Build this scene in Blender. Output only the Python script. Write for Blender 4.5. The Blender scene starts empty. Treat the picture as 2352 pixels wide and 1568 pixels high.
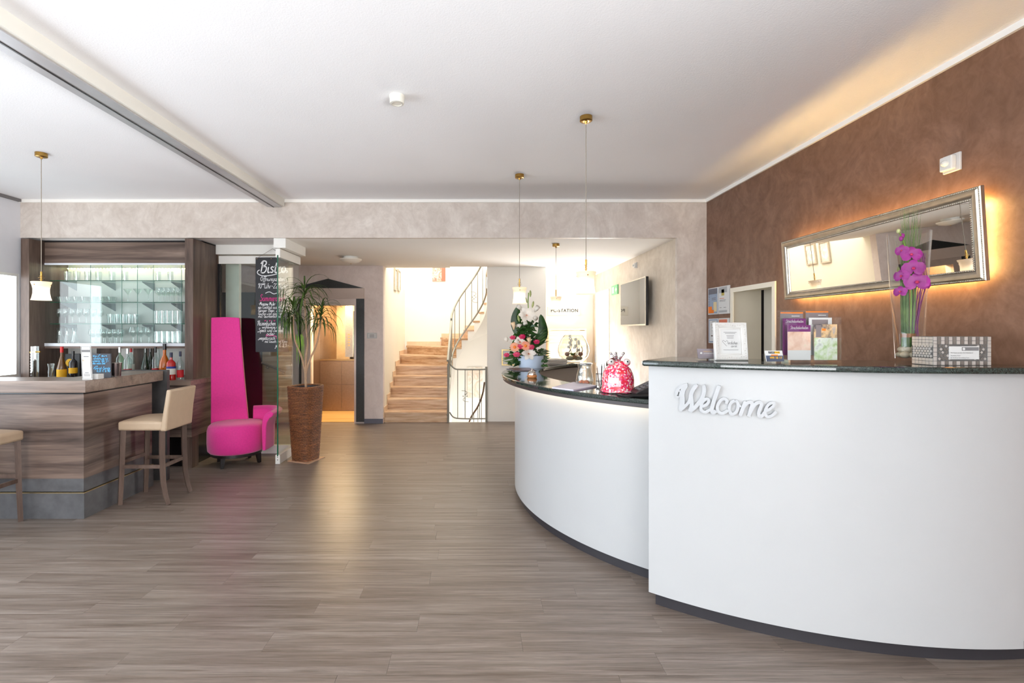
import bpy, bmesh, math, random
from mathutils import Vector, Matrix
random.seed(7)
PI = math.pi
S = bpy.context.scene
COL = S.collection

# ------------------------------------------------------------------ camera, world, lights, exposure
F = 1110.0                      # focal length in pixels of the 2352 px wide frame
EYE = 1.5                       # camera height
cd = bpy.data.cameras.new('camera'); cam = bpy.data.objects.new('camera', cd); COL.objects.link(cam)
cd.sensor_width = 36.0; cd.lens = F / 2352 * 36.0
cd.shift_x = 0.5 - 1095 / 2352; cd.shift_y = (757 - 784) / 2352
cd.clip_start = 0.05
cam.location = (0, 0, EYE); cam.rotation_euler = (PI / 2, 0, 0)
S.camera = cam
W = bpy.data.worlds.new('world'); S.world = W; W.use_nodes = True
W.node_tree.nodes['Background'].inputs[0].default_value = (0.80, 0.90, 1.0, 1)
W.node_tree.nodes['Background'].inputs[1].default_value = 1.0
vs = S.view_settings
vs.view_transform = 'Standard'; vs.look = 'None'; vs.gamma = 1.0; vs.use_curve_mapping = False
vs.exposure = 0.19
cy = S.cycles
cy.transparent_max_bounces = 40; cy.max_bounces = 10; cy.diffuse_bounces = 5; cy.glossy_bounces = 5
cy.sample_clamp_indirect = 6.0
cy.caustics_reflective = False; cy.caustics_refractive = False

def area(name, loc, rot, sx, sy, power, col, spread=PI):
    l = bpy.data.lights.new(name, 'AREA'); l.shape = 'RECTANGLE'; l.size = sx; l.size_y = sy
    l.energy = power; l.color = col; l.spread = spread
    o = bpy.data.objects.new(name, l); COL.objects.link(o); o.location = loc; o.rotation_euler = rot
    return o
# daylight through the window front behind the camera, the side windows, the stairwell and the glazed exit, plus two added fills
area('daylight_front', (-1.3, -7.7, 1.2), (PI / 2 + 0.5, 0, 0), 6.6, 2.0, 500, (0.96, 0.98, 1.0))
area('daylight_side', (-4.95, 0.6, 0.9), (PI / 2 + 0.8, 0, -PI / 2), 7.4, 1.2, 62, (0.88, 0.94, 1.0), 2.5)
area('daylight_side_level', (-4.93, 0.6, 1.5), (PI / 2 - 0.3, 0, -PI / 2), 5.2, 1.6, 130, (0.78, 0.89, 1.0), 2.2)
area('added_fill_right', (2.44, -2.2, 0.9), (PI / 2 + 0.7, 0, PI / 2), 3.0, 1.2, 500, (0.93, 0.965, 1.0), 2.3)  # added fill, out of view on the right, to brighten the ceiling
area('daylight_stairwell', (-0.3, 8.95, 4.7), (0, 0, 0), 2.2, 1.8, 105, (1.0, 0.96, 0.90))
area('daylight_exit', (2.17, 8.5, 1.15), (PI / 2 + 0.45, 0, PI / 2 + 0.6), 0.7, 2.0, 115, (1.0, 0.97, 0.93))
area('added_fill_lower_stair', (0.98, 9.2, -0.5), (PI / 2, 0, PI / 2), 1.2, 1.6, 34, (1.0, 0.97, 0.92))  # added fill below floor level to brighten the space under the stairs

# ------------------------------------------------------------------ helpers
def C(r, g, b):
    return tuple((c / 255 / 12.92 if c / 255 <= 0.04045 else ((c / 255 + 0.055) / 1.055) ** 2.4) for c in (r, g, b)) + (1.0,)

class NT:
    def __init__(s, name):
        s.m = bpy.data.materials.new(name); s.m.use_nodes = True
        s.t = s.m.node_tree; s.n = s.t.nodes; s.n.clear()
        s.out = s.n.new('ShaderNodeOutputMaterial')
    def node(s, typ, **kw):
        n = s.n.new(typ)
        for k, v in kw.items(): setattr(n, k, v)
        return n
    def link(s, a, b): s.t.links.new(a, b)
    def coord(s, scale=(1, 1, 1), rot=(0, 0, 0), rnd=False):
        tc = s.node('ShaderNodeTexCoord'); mp = s.node('ShaderNodeMapping')
        mp.inputs['Scale'].default_value = scale; mp.inputs['Rotation'].default_value = rot
        s.link(tc.outputs['Object'], mp.inputs['Vector'])
        if rnd:
            oi = s.node('ShaderNodeObjectInfo'); mu = s.node('ShaderNodeMath', operation='MULTIPLY'); mu.inputs[1].default_value = 37.0
            s.link(oi.outputs['Random'], mu.inputs[0])
            cx = s.node('ShaderNodeCombineXYZ')
            for i in range(3): s.link(mu.outputs[0], cx.inputs[i])
            s.link(cx.outputs[0], mp.inputs['Location'])
        return mp.outputs[0]
    def noise(s, vec, scale, detail=3, rough=0.55, dist=0.0):
        n = s.node('ShaderNodeTexNoise'); n.inputs['Scale'].default_value = scale; n.inputs['Detail'].default_value = detail
        n.inputs['Roughness'].default_value = rough; n.inputs['Distortion'].default_value = dist
        s.link(vec, n.inputs['Vector']); return n.outputs['Fac']
    def ramp(s, fac, stops, interp='LINEAR'):
        r = s.node('ShaderNodeValToRGB'); r.color_ramp.interpolation = interp
        e = r.color_ramp.elements
        e[0].position, e[0].color = stops[0]; e[1].position, e[1].color = stops[-1]
        for p, c in stops[1:-1]:
            x = e.new(p); x.color = c
        s.link(fac, r.inputs[0]); return r.outputs[0]
    def mix(s, fac, a, b, typ='MIX'):
        m = s.node('ShaderNodeMix', data_type='RGBA', blend_type=typ)
        for sock, v in ((m.inputs[0], fac), (m.inputs[6], a), (m.inputs[7], b)):
            if hasattr(v, 'links'): s.link(v, sock)
            else: sock.default_value = v
        return m.outputs[2]
    def bump(s, h, strength, dist=0.01):
        b = s.node('ShaderNodeBump'); b.inputs['Strength'].default_value = strength; b.inputs['Distance'].default_value = dist
        s.link(h, b.inputs['Height']); return b.outputs[0]
    def prin(s, col, rough=0.5, metal=0.0, spec=0.5, normal=None, coat=0.0, emis=None, estr=0.0, sheen=0.0):
        p = s.node('ShaderNodeBsdfPrincipled')
        for k, v in (('Base Color', col), ('Roughness', rough), ('Metallic', metal), ('Specular IOR Level', spec), ('Coat Weight', coat), ('Sheen Weight', sheen)):
            if hasattr(v, 'links'): s.link(v, p.inputs[k])
            else: p.inputs[k].default_value = v
        if normal is not None: s.link(normal, p.inputs['Normal'])
        if emis is not None:
            p.inputs['Emission Color'].default_value = emis; p.inputs['Emission Strength'].default_value = estr
        s.link(p.outputs[0], s.out.inputs[0]); return p

def plain(name, col, rough=0.5, metal=0.0, spec=0.5, coat=0.0, var=0.06, vscale=6.0, bump=None, sheen=0.0):
    """plain surface with a faint procedural unevenness"""
    t = NT(name); v = t.coord()
    d = tuple(c * (1 - var) for c in col[:3]) + (1,); u = tuple(min(1, c * (1 + var)) for c in col[:3]) + (1,)
    c = t.ramp(t.noise(v, vscale), [(0.3, d), (0.7, u)])
    nrm = t.bump(t.noise(v, bump[0], 4), bump[1], bump[2] if len(bump) > 2 else 0.01) if bump else None
    t.prin(c, rough, metal, spec, nrm, coat, sheen=sheen); return t.m

def emit(name, col, strength):
    t = NT(name); e = t.node('ShaderNodeEmission'); e.inputs[0].default_value = col; e.inputs[1].default_value = strength
    t.link(e.outputs[0], t.out.inputs[0]); return t.m

def thin_glass(name, tint=(0.97, 0.99, 0.98, 1), k=1.0, add=0.0, rough=0.0):
    t = NT(name); tr = t.node('ShaderNodeBsdfTransparent'); tr.inputs[0].default_value = tint
    gl = t.node('ShaderNodeBsdfGlossy'); gl.inputs['Roughness'].default_value = rough; gl.inputs['Color'].default_value = (1, 1, 1, 1)
    fr = t.node('ShaderNodeLayerWeight'); fr.inputs[0].default_value = 0.5
    pw = t.node('ShaderNodeMath', operation='POWER'); pw.inputs[1].default_value = 5.0; t.link(fr.outputs['Facing'], pw.inputs[0])
    ma = t.node('ShaderNodeMath', operation='MULTIPLY_ADD'); ma.use_clamp = True     # Schlick reflectance of a thin pane
    ma.inputs[1].default_value = 0.9 * k; ma.inputs[2].default_value = 0.035 + add
    t.link(pw.outputs[0], ma.inputs[0])
    mx = t.node('ShaderNodeMixShader'); t.link(ma.outputs[0], mx.inputs[0]); t.link(tr.outputs[0], mx.inputs[1]); t.link(gl.outputs[0], mx.inputs[2])
    t.link(mx.outputs[0], t.out.inputs[0]); return t.m

def wood(name, stops, stretch=(0.6, 9, 9), scale=2.2, rough=0.45, rnd=False, fine=0.35, spec=0.4, bumpk=0.05, rr=None, tint=None):
    t = NT(name); v = t.coord(stretch, rnd=rnd)
    n1 = t.noise(v, scale, 4, 0.6, 0.6)
    c = t.ramp(n1, stops)
    v2 = t.coord((stretch[0] * 1.2, stretch[1] * 4, stretch[2] * 4), rnd=rnd)
    n2 = t.noise(v2, scale * 2.2, 5, 0.65)
    dk = t.ramp(n2, [(0.30, (0.45, 0.44, 0.43, 1)), (0.62, (1.08, 1.08, 1.08, 1))])
    c = t.mix(fine, c, t.mix(1.0, c, dk, 'MULTIPLY'))
    if tint:                      # per-plank shade
        oi = t.node('ShaderNodeObjectInfo')
        c = t.mix(1.0, c, t.ramp(oi.outputs['Random'], [(0.0, tint[0]), (1.0, tint[1])]), 'MULTIPLY')
    rg = rough
    if rr:
        rp = t.ramp(n2, [(0.2, (rr[0],) * 3 + (1,)), (0.8, (rr[1],) * 3 + (1,))]); rg = rp
    t.prin(c, rg, 0, spec, t.bump(n2, bumpk, 0.004)); return t.m

def plaster(name, dark, mid, light, rough=0.55, spec=0.35, scale=2.6, stretch=(1, 1, 0.8)):
    t = NT(name); v = t.coord(stretch)
    n1 = t.noise(v, scale, 6, 0.68, 1.6); n2 = t.noise(v, scale * 5, 5, 0.6, 1.2)
    c = t.mix(0.35, t.ramp(n1, [(0.33, dark), (0.5, mid), (0.66, light)]), t.ramp(n2, [(0.35, dark), (0.65, light)]))
    t.prin(c, t.ramp(n1, [(0.3, (rough + 0.12,) * 3 + (1,)), (0.7, (rough - 0.12,) * 3 + (1,))]), 0, spec, t.bump(n2, 0.08, 0.006)); return t.m

WL = {}                                     # world location of every root
class B:
    def __init__(s): s.v = []; s.f = []
    def add(s, vs, fs):
        k = len(s.v); s.v += [tuple(p) for p in vs]; s.f += [tuple(i + k for i in f) for f in fs]; return s
    def box(s, x0, x1, y0, y1, z0, z1):
        return s.add([(x0, y0, z0), (x1, y0, z0), (x1, y1, z0), (x0, y1, z0), (x0, y0, z1), (x1, y0, z1), (x1, y1, z1), (x0, y1, z1)],
                     [(0, 3, 2, 1), (4, 5, 6, 7), (0, 1, 5, 4), (1, 2, 6, 5), (2, 3, 7, 6), (3, 0, 4, 7)])
    def obox(s, c, u, v, w, hu, hv, hw):
        c, u, v, w = Vector(c), Vector(u).normalized(), Vector(v).normalized(), Vector(w).normalized()
        P = [c + u * (a * hu) + v * (b * hv) + w * (d * hw) for d in (-1, 1) for a, b in ((-1, -1), (1, -1), (1, 1), (-1, 1))]
        return s.add(P, [(0, 3, 2, 1), (4, 5, 6, 7), (0, 1, 5, 4), (1, 2, 6, 5), (2, 3, 7, 6), (3, 0, 4, 7)])
    def lathe(s, prof, n=20, c=(0, 0, 0), cap=True, fn=None):
        vs, fs = [], []
        for j, (r, z) in enumerate(prof):
            for i in range(n):
                a = 2 * PI * i / n
                rr = r * (fn(a, z) if fn else 1)
                vs.append((c[0] + rr * math.cos(a), c[1] + rr * math.sin(a), c[2] + z))
        for j in range(len(prof) - 1):
            for i in range(n):
                fs.append((j * n + i, j * n + (i + 1) % n, (j + 1) * n + (i + 1) % n, (j + 1) * n + i))
        if cap:
            if prof[0][0] > 1e-6: fs.append(tuple(reversed(range(n))))
            if prof[-1][0] > 1e-6: fs.append(tuple((len(prof) - 1) * n + i for i in range(n)))
        return s.add(vs, fs)
    def tube(s, pts, r, n=8, caps=True, flat=1.0):
        pts = [Vector(p) for p in pts]; R = r if isinstance(r, (list, tuple)) else [r] * len(pts)
        vs, fs = [], []
        t0 = (pts[1] - pts[0]).normalized()
        nn = t0.cross(Vector((0, 0, 1)));
        if nn.length < 0.1: nn = t0.cross(Vector((1, 0, 0)))
        nn.normalize()
        for j, p in enumerate(pts):
            t = (pts[min(j + 1, len(pts) - 1)] - pts[max(j - 1, 0)]).normalized()
            nn = (nn - t * nn.dot(t)).normalized(); bb = t.cross(nn)
            for i in range(n):
                a = 2 * PI * i / n
                vs.append(p + nn * (R[j] * math.cos(a)) + bb * (R[j] * flat * math.sin(a)))
        for j in range(len(pts) - 1):
            for i in range(n):
                fs.append((j * n + i, j * n + (i + 1) % n, (j + 1) * n + (i + 1) % n, (j + 1) * n + i))
        if caps: fs += [tuple(reversed(range(n))), tuple((len(pts) - 1) * n + i for i in range(n))]
        return s.add(vs, fs)
    def prism(s, poly, a, b, ax='xy'):
        mp = {'xy': lambda p, t: (p[0], p[1], t), 'xz': lambda p, t: (p[0], t, p[1]), 'yz': lambda p, t: (t, p[0], p[1])}[ax]
        n = len(poly)
        vs = [mp(p, a) for p in poly] + [mp(p, b) for p in poly]
        fs = [tuple(reversed(range(n))), tuple(range(n, 2 * n))] + [(i, (i + 1) % n, n + (i + 1) % n, n + i) for i in range(n)]
        return s.add(vs, fs)
    def arc(s, cx, cy_, r0, r1, a0, a1, z0, z1, n=40):
        poly = [(cx + r0 * math.cos(a0 + (a1 - a0) * i / n), cy_ + r0 * math.sin(a0 + (a1 - a0) * i / n)) for i in range(n + 1)]
        pol2 = [(cx + r1 * math.cos(a0 + (a1 - a0) * i / n), cy_ + r1 * math.sin(a0 + (a1 - a0) * i / n)) for i in range(n + 1)]
        vs, fs = [], []
        for i in range(n + 1): vs += [poly[i] + (z0,), pol2[i] + (z0,), pol2[i] + (z1,), poly[i] + (z1,)]
        for i in range(n):
            k = 4 * i
            for q in range(4): fs.append((k + q, k + (q + 1) % 4, k + 4 + (q + 1) % 4, k + 4 + q))
        fs += [(0, 3, 2, 1), (4 * n, 4 * n + 1, 4 * n + 2, 4 * n + 3)]
        return s.add(vs, fs)
    def ball(s, c, r, n=12, m=8):
        rx, ry, rz = r if isinstance(r, (list, tuple)) else (r, r, r)
        vs = [(c[0], c[1], c[2] - rz)]; fs = []
        for j in range(1, m):
            t = -PI / 2 + PI * j / m
            for i in range(n):
                a = 2 * PI * i / n
                vs.append((c[0] + rx * math.cos(t) * math.cos(a), c[1] + ry * math.cos(t) * math.sin(a), c[2] + rz * math.sin(t)))
        vs.append((c[0], c[1], c[2] + rz)); L = len(vs) - 1
        for i in range(n):
            fs.append((0, 1 + (i + 1) % n, 1 + i)); fs.append((L, L - n + i, L - n + (i + 1) % n))
        for j in range(m - 2):
            for i in range(n):
                fs.append((1 + j * n + i, 1 + j * n + (i + 1) % n, 1 + (j + 1) * n + (i + 1) % n, 1 + (j + 1) * n + i))
        return s.add(vs, fs)
    def blade(s, pts, w, nrm=None, fold=0.0):
        """ribbon leaf along pts with half widths w"""
        pts = [Vector(p) for p in pts]; vs, fs = [], []
        for j, p in enumerate(pts):
            t = (pts[min(j + 1, len(pts) - 1)] - pts[max(j - 1, 0)]).normalized()
            side = t.cross(Vector(nrm) if nrm else Vector((0, 0, 1)))
            if side.length < 0.05: side = Vector((1, 0, 0))
            side.normalize(); up = side.cross(t)
            vs += [p - side * w[j] + up * (fold * w[j]), p, p + side * w[j] + up * (fold * w[j])]
        for j in range(len(pts) - 1):
            k = 3 * j; fs += [(k, k + 1, k + 4, k + 3), (k + 1, k + 2, k + 5, k + 4)]
        return s.add(vs, fs)
    def tf(s, M):
        s.v = [tuple(M @ Vector(p)) for p in s.v]; return s
    def build(s, name, mat, parent=None, world=False, smooth=False, bevel=0.0, seg=2, sub=0, solid=0.0):
        me = bpy.data.meshes.new(name)
        if world and parent is not None:
            l = WL[parent.name]; s.v = [(p[0] - l[0], p[1] - l[1], p[2] - l[2]) for p in s.v]
        me.from_pydata(s.v, [], s.f)
        bm = bmesh.new(); bm.from_mesh(me); bmesh.ops.recalc_face_normals(bm, faces=bm.faces); bm.to_mesh(me); bm.free()
        me.materials.append(mat)
        o = bpy.data.objects.new(name, me); COL.objects.link(o)
        if smooth:
            for p in me.polygons: p.use_smooth = True
            if smooth != 'all':
                try: me.set_sharp_from_angle(angle=math.radians(40))
                except Exception: pass
        if solid:
            md = o.modifiers.new('s', 'SOLIDIFY'); md.thickness = solid; md.offset = 0
        if bevel:
            md = o.modifiers.new('b', 'BEVEL'); md.width = bevel; md.segments = seg; md.limit_method = 'ANGLE'
        if sub:
            md = o.modifiers.new('u', 'SUBSURF'); md.levels = sub; md.render_levels = sub
        if parent is not None:
            o.parent = parent; WL[o.name] = WL[parent.name]
        else: WL[o.name] = (0, 0, 0)
        return o

def tag(o, label=None, cat=None, group=None, kind=None):
    if label: o['label'] = label
    if cat: o['category'] = cat
    if group: o['group'] = group
    if kind: o['kind'] = kind
    return o
def thing(name, label, cat, loc=(0, 0, 0), rz=0.0, group=None):
    o = bpy.data.objects.new(name, None); COL.objects.link(o); o.empty_display_size = 0.05
    o.location = loc; o.rotation_euler = (0, 0, rz); WL[o.name] = tuple(loc)
    return tag(o, label, cat, group)
def struct(o): return tag(o, kind='structure')
def sgroup(name, loc=(0, 0, 0)):
    o = bpy.data.objects.new(name, None); COL.objects.link(o); o.location = loc; WL[o.name] = tuple(loc); o['kind'] = 'structure'; return o
def dup(root, loc, rz=None, label=None, group=None):
    r = root.copy(); COL.objects.link(r); r.location = loc; WL[r.name] = tuple(loc)
    if rz is not None: r.rotation_euler = (0, 0, rz)
    if label: r['label'] = label
    if group: r['group'] = group
    for ch in list(root.children):
        c = ch.copy(); COL.objects.link(c); c.parent = r
        for g in ch.children:
            d = g.copy(); COL.objects.link(d); d.parent = c
    return r
def PX(x, Y): return (x - 1095) * Y / F            # pixel column -> X at depth Y
def PZ(y, Y): return EYE - (y - 757) * Y / F       # pixel row -> Z at depth Y

def catmull(pts, k=5):
    if len(pts) < 3: return pts
    out = []; P = [pts[0]] + list(pts) + [pts[-1]]
    for i in range(1, len(P) - 2):
        a, b, c, d = P[i - 1], P[i], P[i + 1], P[i + 2]
        for j in range(k):
            t = j / k
            out.append(tuple(0.5 * (2 * b[q] + (c[q] - a[q]) * t + (2 * a[q] - 5 * b[q] + 4 * c[q] - d[q]) * t * t + (3 * b[q] - a[q] - 3 * c[q] + d[q]) * t ** 3) for q in range(len(b))))
    out.append(tuple(pts[-1])); return out

def text_mesh(txt, size, shear=0.0, align='LEFT', offset=0.0, space=1.0):
    c = bpy.data.curves.new('t', 'FONT'); c.body = txt; c.size = size; c.shear = shear; c.align_x = align; c.offset = offset
    c.space_character = space; c.resolution_u = 3
    o = bpy.data.objects.new('t', c); COL.objects.link(o)
    me = bpy.data.meshes.new_from_object(o)
    vs = [tuple(v.co) for v in me.vertices]; fs = [tuple(p.vertices) for p in me.polygons]
    bpy.data.objects.remove(o); bpy.data.curves.remove(c); bpy.data.meshes.remove(me)
    return vs, fs
def letters(name, txt, size, mat, parent, o, u, v, off=0.0008, align='LEFT', shear=0.0, world=True, weight=0.0, space=1.0):
    """printed lettering lying in the plane o + x*u + y*v, a hair proud of it"""
    vs, fs = text_mesh(txt, size, shear, align, weight, space)
    o, u, v = Vector(o), Vector(u), Vector(v); n = u.cross(v).normalized() * off
    b = B(); b.add([tuple(o + u * p[0] + v * p[1] + n) for p in vs], fs)
    me = bpy.data.meshes.new(name)
    l = WL[parent.name] if world else (0, 0, 0)
    me.from_pydata([(p[0] - l[0], p[1] - l[1], p[2] - l[2]) for p in b.v], [], b.f); me.materials.append(mat)
    ob = bpy.data.objects.new(name, me); COL.objects.link(ob); ob.parent = parent; WL[ob.name] = WL[parent.name]; return ob

# single-stroke handwriting, x-height 0.5, cap height 1
GL = {
'a': (.55, ['.45,.42 .3,.5 .1,.4 .05,.2 .15,.02 .32,.05 .44,.3 .45,.48', '.45,.48 .42,.15 .48,.02 .56,.05']),
'b': (.5, ['.12,1 .08,.5 .08,.1 .2,0 .38,.1 .42,.32 .3,.48 .12,.38']),
'c': (.45, ['.4,.42 .28,.5 .1,.4 .05,.2 .15,.02 .3,.02 .42,.12']),
'd': (.55, ['.42,.4 .28,.5 .1,.4 .05,.2 .15,.02 .3,.05 .43,.3 .48,1', '.43,.3 .44,.05 .54,.04']),
'e': (.45, ['.08,.25 .3,.28 .38,.38 .28,.5 .12,.42 .05,.2 .15,.02 .3,.02 .44,.14']),
'f': (.35, ['.42,.9 .34,1 .24,.92 .18,.5 .12,-.2 .02,-.3', '.05,.5 .38,.52']),
'g': (.55, ['.42,.42 .28,.5 .1,.4 .07,.2 .18,.06 .34,.14 .44,.48', '.44,.48 .4,-.1 .25,-.35 .08,-.22']),
'h': (.52, ['.14,1 .06,0', '.08,.25 .22,.46 .36,.48 .4,.3 .38,.06 .5,.04']),
'i': (.25, ['.1,.48 .07,.1 .14,0 .24,.06', '.12,.66 .13,.7']),
'j': (.3, ['.2,.48 .14,-.2 .02,-.34 -.08,-.25', '.2,.66 .21,.7']),
'k': (.48, ['.14,1 .06,0', '.4,.48 .12,.22 .42,0']),
'l': (.25, ['.16,1 .08,.15 .14,0 .24,.06']),
'm': (.78, ['.1,.48 .05,0', '.07,.25 .2,.46 .3,.46 .32,.25 .3,0', '.32,.25 .46,.46 .58,.46 .6,.25 .58,.04 .72,.05']),
'n': (.52, ['.1,.48 .05,0', '.07,.25 .22,.47 .36,.47 .4,.28 .38,.04 .5,.05']),
'o': (.5, ['.28,.5 .1,.42 .05,.2 .16,.01 .34,.06 .42,.28 .3,.5 .24,.48']),
'p': (.5, ['.1,.48 .02,-.4', '.07,.25 .22,.48 .38,.44 .42,.22 .28,.02 .08,.1']),
'r': (.38, ['.1,.48 .05,0', '.07,.25 .2,.46 .36,.46']),
's': (.42, ['.36,.44 .22,.5 .1,.4 .2,.27 .34,.16 .24,.02 .06,.06']),
't': (.32, ['.18,.85 .1,.15 .18,0 .3,.05', '.02,.52 .32,.54']),
'u': (.52, ['.08,.48 .05,.15 .16,.01 .32,.1 .42,.46', '.42,.46 .4,.08 .5,.03']),
'v': (.42, ['.05,.48 .16,.02 .38,.5']),
'w': (.68, ['.05,.48 .12,.03 .32,.4 .4,.02 .62,.5']),
'z': (.42, ['.06,.46 .38,.48 .06,.02 .4,.04']),
'B': (.7, ['.2,.95 .1,0', '.02,.75 .2,.98 .5,.95 .5,.7 .2,.52', '.2,.52 .55,.5 .58,.2 .35,-.02 .05,.05']),
'C': (.62, ['.55,.8 .42,.98 .2,.85 .08,.5 .15,.1 .38,0 .58,.18']),
'F': (.55, ['.6,.95 .15,.9 .05,.75', '.3,.92 .22,.2 .05,0', '.1,.48 .48,.52']),
'G': (.66, ['.58,.82 .42,.98 .18,.82 .08,.45 .2,.05 .45,.05 .56,.4', '.35,.42 .6,.44 .55,-.1']),
'K': (.6, ['.15,.98 .08,0', '.55,.95 .14,.45 .55,0']),
'L': (.5, ['.3,.95 .15,.9 .15,.3 .05,.05 .3,.1 .5,.02']),
'M': (.8, ['.05,0 .18,.95 .35,.3 .55,.95 .65,0']),
'S': (.6, ['.52,.85 .35,1 .15,.85 .25,.58 .48,.38 .38,.05 .15,0 .0,.15']),
'U': (.66, ['.05,.85 .15,.95 .1,.3 .22,.02 .42,.12 .52,.95', '.52,.95 .5,.1 .62,.05']),
'W': (.9, ['.05,.95 .15,0 .4,.7 .5,0 .8,1']),
'Z': (.58, ['.08,.9 .52,.94 .05,.04 .55,.08']),
'Ö': (.7, ['.3,.9 .1,.7 .08,.3 .25,.02 .5,.15 .55,.6 .35,.92 .25,.85', '.22,1.1 .23,1.13', '.42,1.1 .43,1.13']),
'ä': (.55, ['.45,.42 .3,.5 .1,.4 .05,.2 .15,.02 .32,.05 .44,.3 .45,.48', '.45,.48 .42,.15 .5,.02', '.18,.68 .19,.71', '.36,.68 .37,.71']),
'A': (.62, ['.02,0 .3,.98 .52,0', '.12,.38 .5,.4']),
'0': (.5, ['.25,.95 .08,.7 .08,.25 .24,.0 .4,.25 .4,.7 .25,.95']),
'1': (.35, ['.05,.7 .25,.95 .2,0']),
'2': (.5, ['.06,.75 .2,.95 .4,.85 .36,.55 .05,.03 .45,.05']),
'6': (.5, ['.4,.92 .15,.65 .06,.25 .2,0 .38,.1 .4,.32 .25,.45 .08,.3']),
'8': (.5, ['.25,.5 .1,.7 .25,.95 .4,.75 .1,.2 .25,0 .42,.2 .25,.5']),
'9': (.5, ['.4,.75 .25,.5 .08,.7 .22,.95 .4,.8 .38,.3 .2,0']),
'-': (.4, ['.05,.4 .35,.42']), '.': (.2, ['.08,.02 .09,.05']), ',': (.2, ['.1,.05 .04,-.12']), ':': (.2, ['.08,.05 .09,.08', '.1,.4 .11,.43']),
'€': (.6, ['.5,.85 .3,.95 .12,.6 .15,.2 .35,.02 .52,.12', '.0,.58 .4,.6', '.0,.4 .38,.42']),
'"': (.25, ['.05,.95 .04,.75', '.16,.95 .15,.75']), '„': (.25, ['.05,.1 .02,-.1', '.16,.1 .13,-.1']), ' ': (.35, []), '~': (1.6, ['.0,.3 .3,.6 .6,.6 .95,.25 1.2,.15 1.5,.35']),
'°': (.22, ['.1,.95 .03,.8 .1,.68 .17,.8 .1,.95']), 'q': (.4, ['.05,.5 .2,.1 .35,.5']),
}
def hand_strokes(txt, slant=0.12):
    x = 0; out = []
    for ch in txt:
        w, st = GL.get(ch, (.3, []))
        for q in st:
            pts = [tuple(map(float, p.split(','))) for p in q.split()]
            out.append(catmull([(x + a + slant * b, b) for a, b in pts], 4))
        x += w
    return out, x
def handwriting(name, txt, size, width, mat, parent, o, u, v, off=0.0012, fit=None, center=False):
    st, L = hand_strokes(txt)
    sx = size if fit is None else fit / L
    o, u, v = Vector(o), Vector(u), Vector(v); n = u.cross(v).normalized() * off
    if center: o = o - u * (L * sx / 2)
    b = B()
    for s in st:
        pts = [(p[0] * sx, p[1] * size) for p in s]; vs, fs = [], []
        for j, p in enumerate(pts):
            q0, q1 = pts[max(j - 1, 0)], pts[min(j + 1, len(pts) - 1)]
            d = Vector((q1[0] - q0[0], q1[1] - q0[1])); d.normalize() if d.length > 1e-9 else None
            nx, ny = -d.y * width / 2, d.x * width / 2
            for sg in (1, -1): vs.append(o + u * (p[0] + sg * nx) + v * (p[1] + sg * ny) + n)
        for j in range(len(pts) - 1): fs.append((2 * j, 2 * j + 1, 2 * j + 3, 2 * j + 2))
        b.add(vs, fs)
    return b.build(name, mat, parent, world=True)

# ------------------------------------------------------------------ materials
def mk_ceiling(name, col):
    t = NT(name); v = t.coord()
    n = t.noise(v, 130, 4, 0.6); n2 = t.noise(v, 1.2, 2)
    t.prin(t.ramp(n2, [(0.3, tuple(c * 0.97 for c in col[:3]) + (1,)), (0.7, col)]), 0.8, 0, 0.2, t.bump(n, 0.3, 0.005)); return t.m
MC = mk_ceiling('white_stucco', C(247, 247, 248))
MW = plain('white_paint', C(243, 240, 234), 0.7, spec=0.2, var=0.012, vscale=2)
MWc = plain('cream_paint', C(240, 232, 214), 0.7, spec=0.2, var=0.02, vscale=2)
MGW = plain('grey_white_paint', C(222, 222, 226), 0.7, spec=0.2, var=0.02)
MP = plaster('beige_trowelled_plaster', C(192, 180, 170), C(206, 195, 186), C(222, 213, 204), 0.5)
MPt = plaster('pale_trowelled_plaster', C(196, 182, 164), C(207, 194, 177), C(218, 206, 190), 0.5, stretch=(1, 1, 0.7))
MPb = plaster('brown_trowelled_plaster', C(106, 76, 58), C(119, 87, 69), C(135, 103, 85), 0.42, scale=3.4)
MPe = plaster('taupe_plaster', C(218, 204, 198), C(227, 214, 208), C(236, 224, 219), 0.7, 0.2)
def mk_floor():
    t = NT('grey_oak_plank')
    v = t.coord((0.5, 13, 13), rnd=True); n1 = t.noise(v, 1.9, 6, 0.74, 0.5)
    c = t.ramp(n1, [(0.24, C(78, 65, 56)), (0.42, C(112, 99, 89)), (0.56, C(128, 116, 107)), (0.78, C(157, 146, 138))])
    v2 = t.coord((1.3, 60, 60), rnd=True); n2 = t.noise(v2, 3.2, 5, 0.7)
    c = t.mix(1.0, c, t.ramp(n2, [(0.30, (0.58, 0.57, 0.56, 1)), (0.5, (0.98, 0.98, 0.98, 1)), (0.68, (1.18, 1.18, 1.18, 1))]), 'MULTIPLY')
    v3 = t.coord((0.9, 26, 26), rnd=True); n3 = t.noise(v3, 1.6, 3, 0.6, 0.3)      # sparse dark cracks and knots
    c = t.mix(t.ramp(n3, [(0.62, (0, 0, 0, 1)), (0.74, (0.75, 0.75, 0.75, 1))]), c, C(84, 66, 54))
    oi = t.node('ShaderNodeObjectInfo'); c = t.mix(1.0, c, t.ramp(oi.outputs['Random'], [(0.0, (0.96, 0.95, 0.94, 1)), (1.0, (1.04, 1.03, 1.02, 1))]), 'MULTIPLY')
    t.prin(c, t.ramp(n2, [(0.2, (0.26, 0.26, 0.26, 1)), (0.8, (0.44, 0.44, 0.44, 1))]), 0, 0.42, t.bump(n2, 0.06, 0.004)); return t.m
MFL = mk_floor()
MFD = plain('floor_joint', C(66, 54, 46), 0.7)
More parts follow.
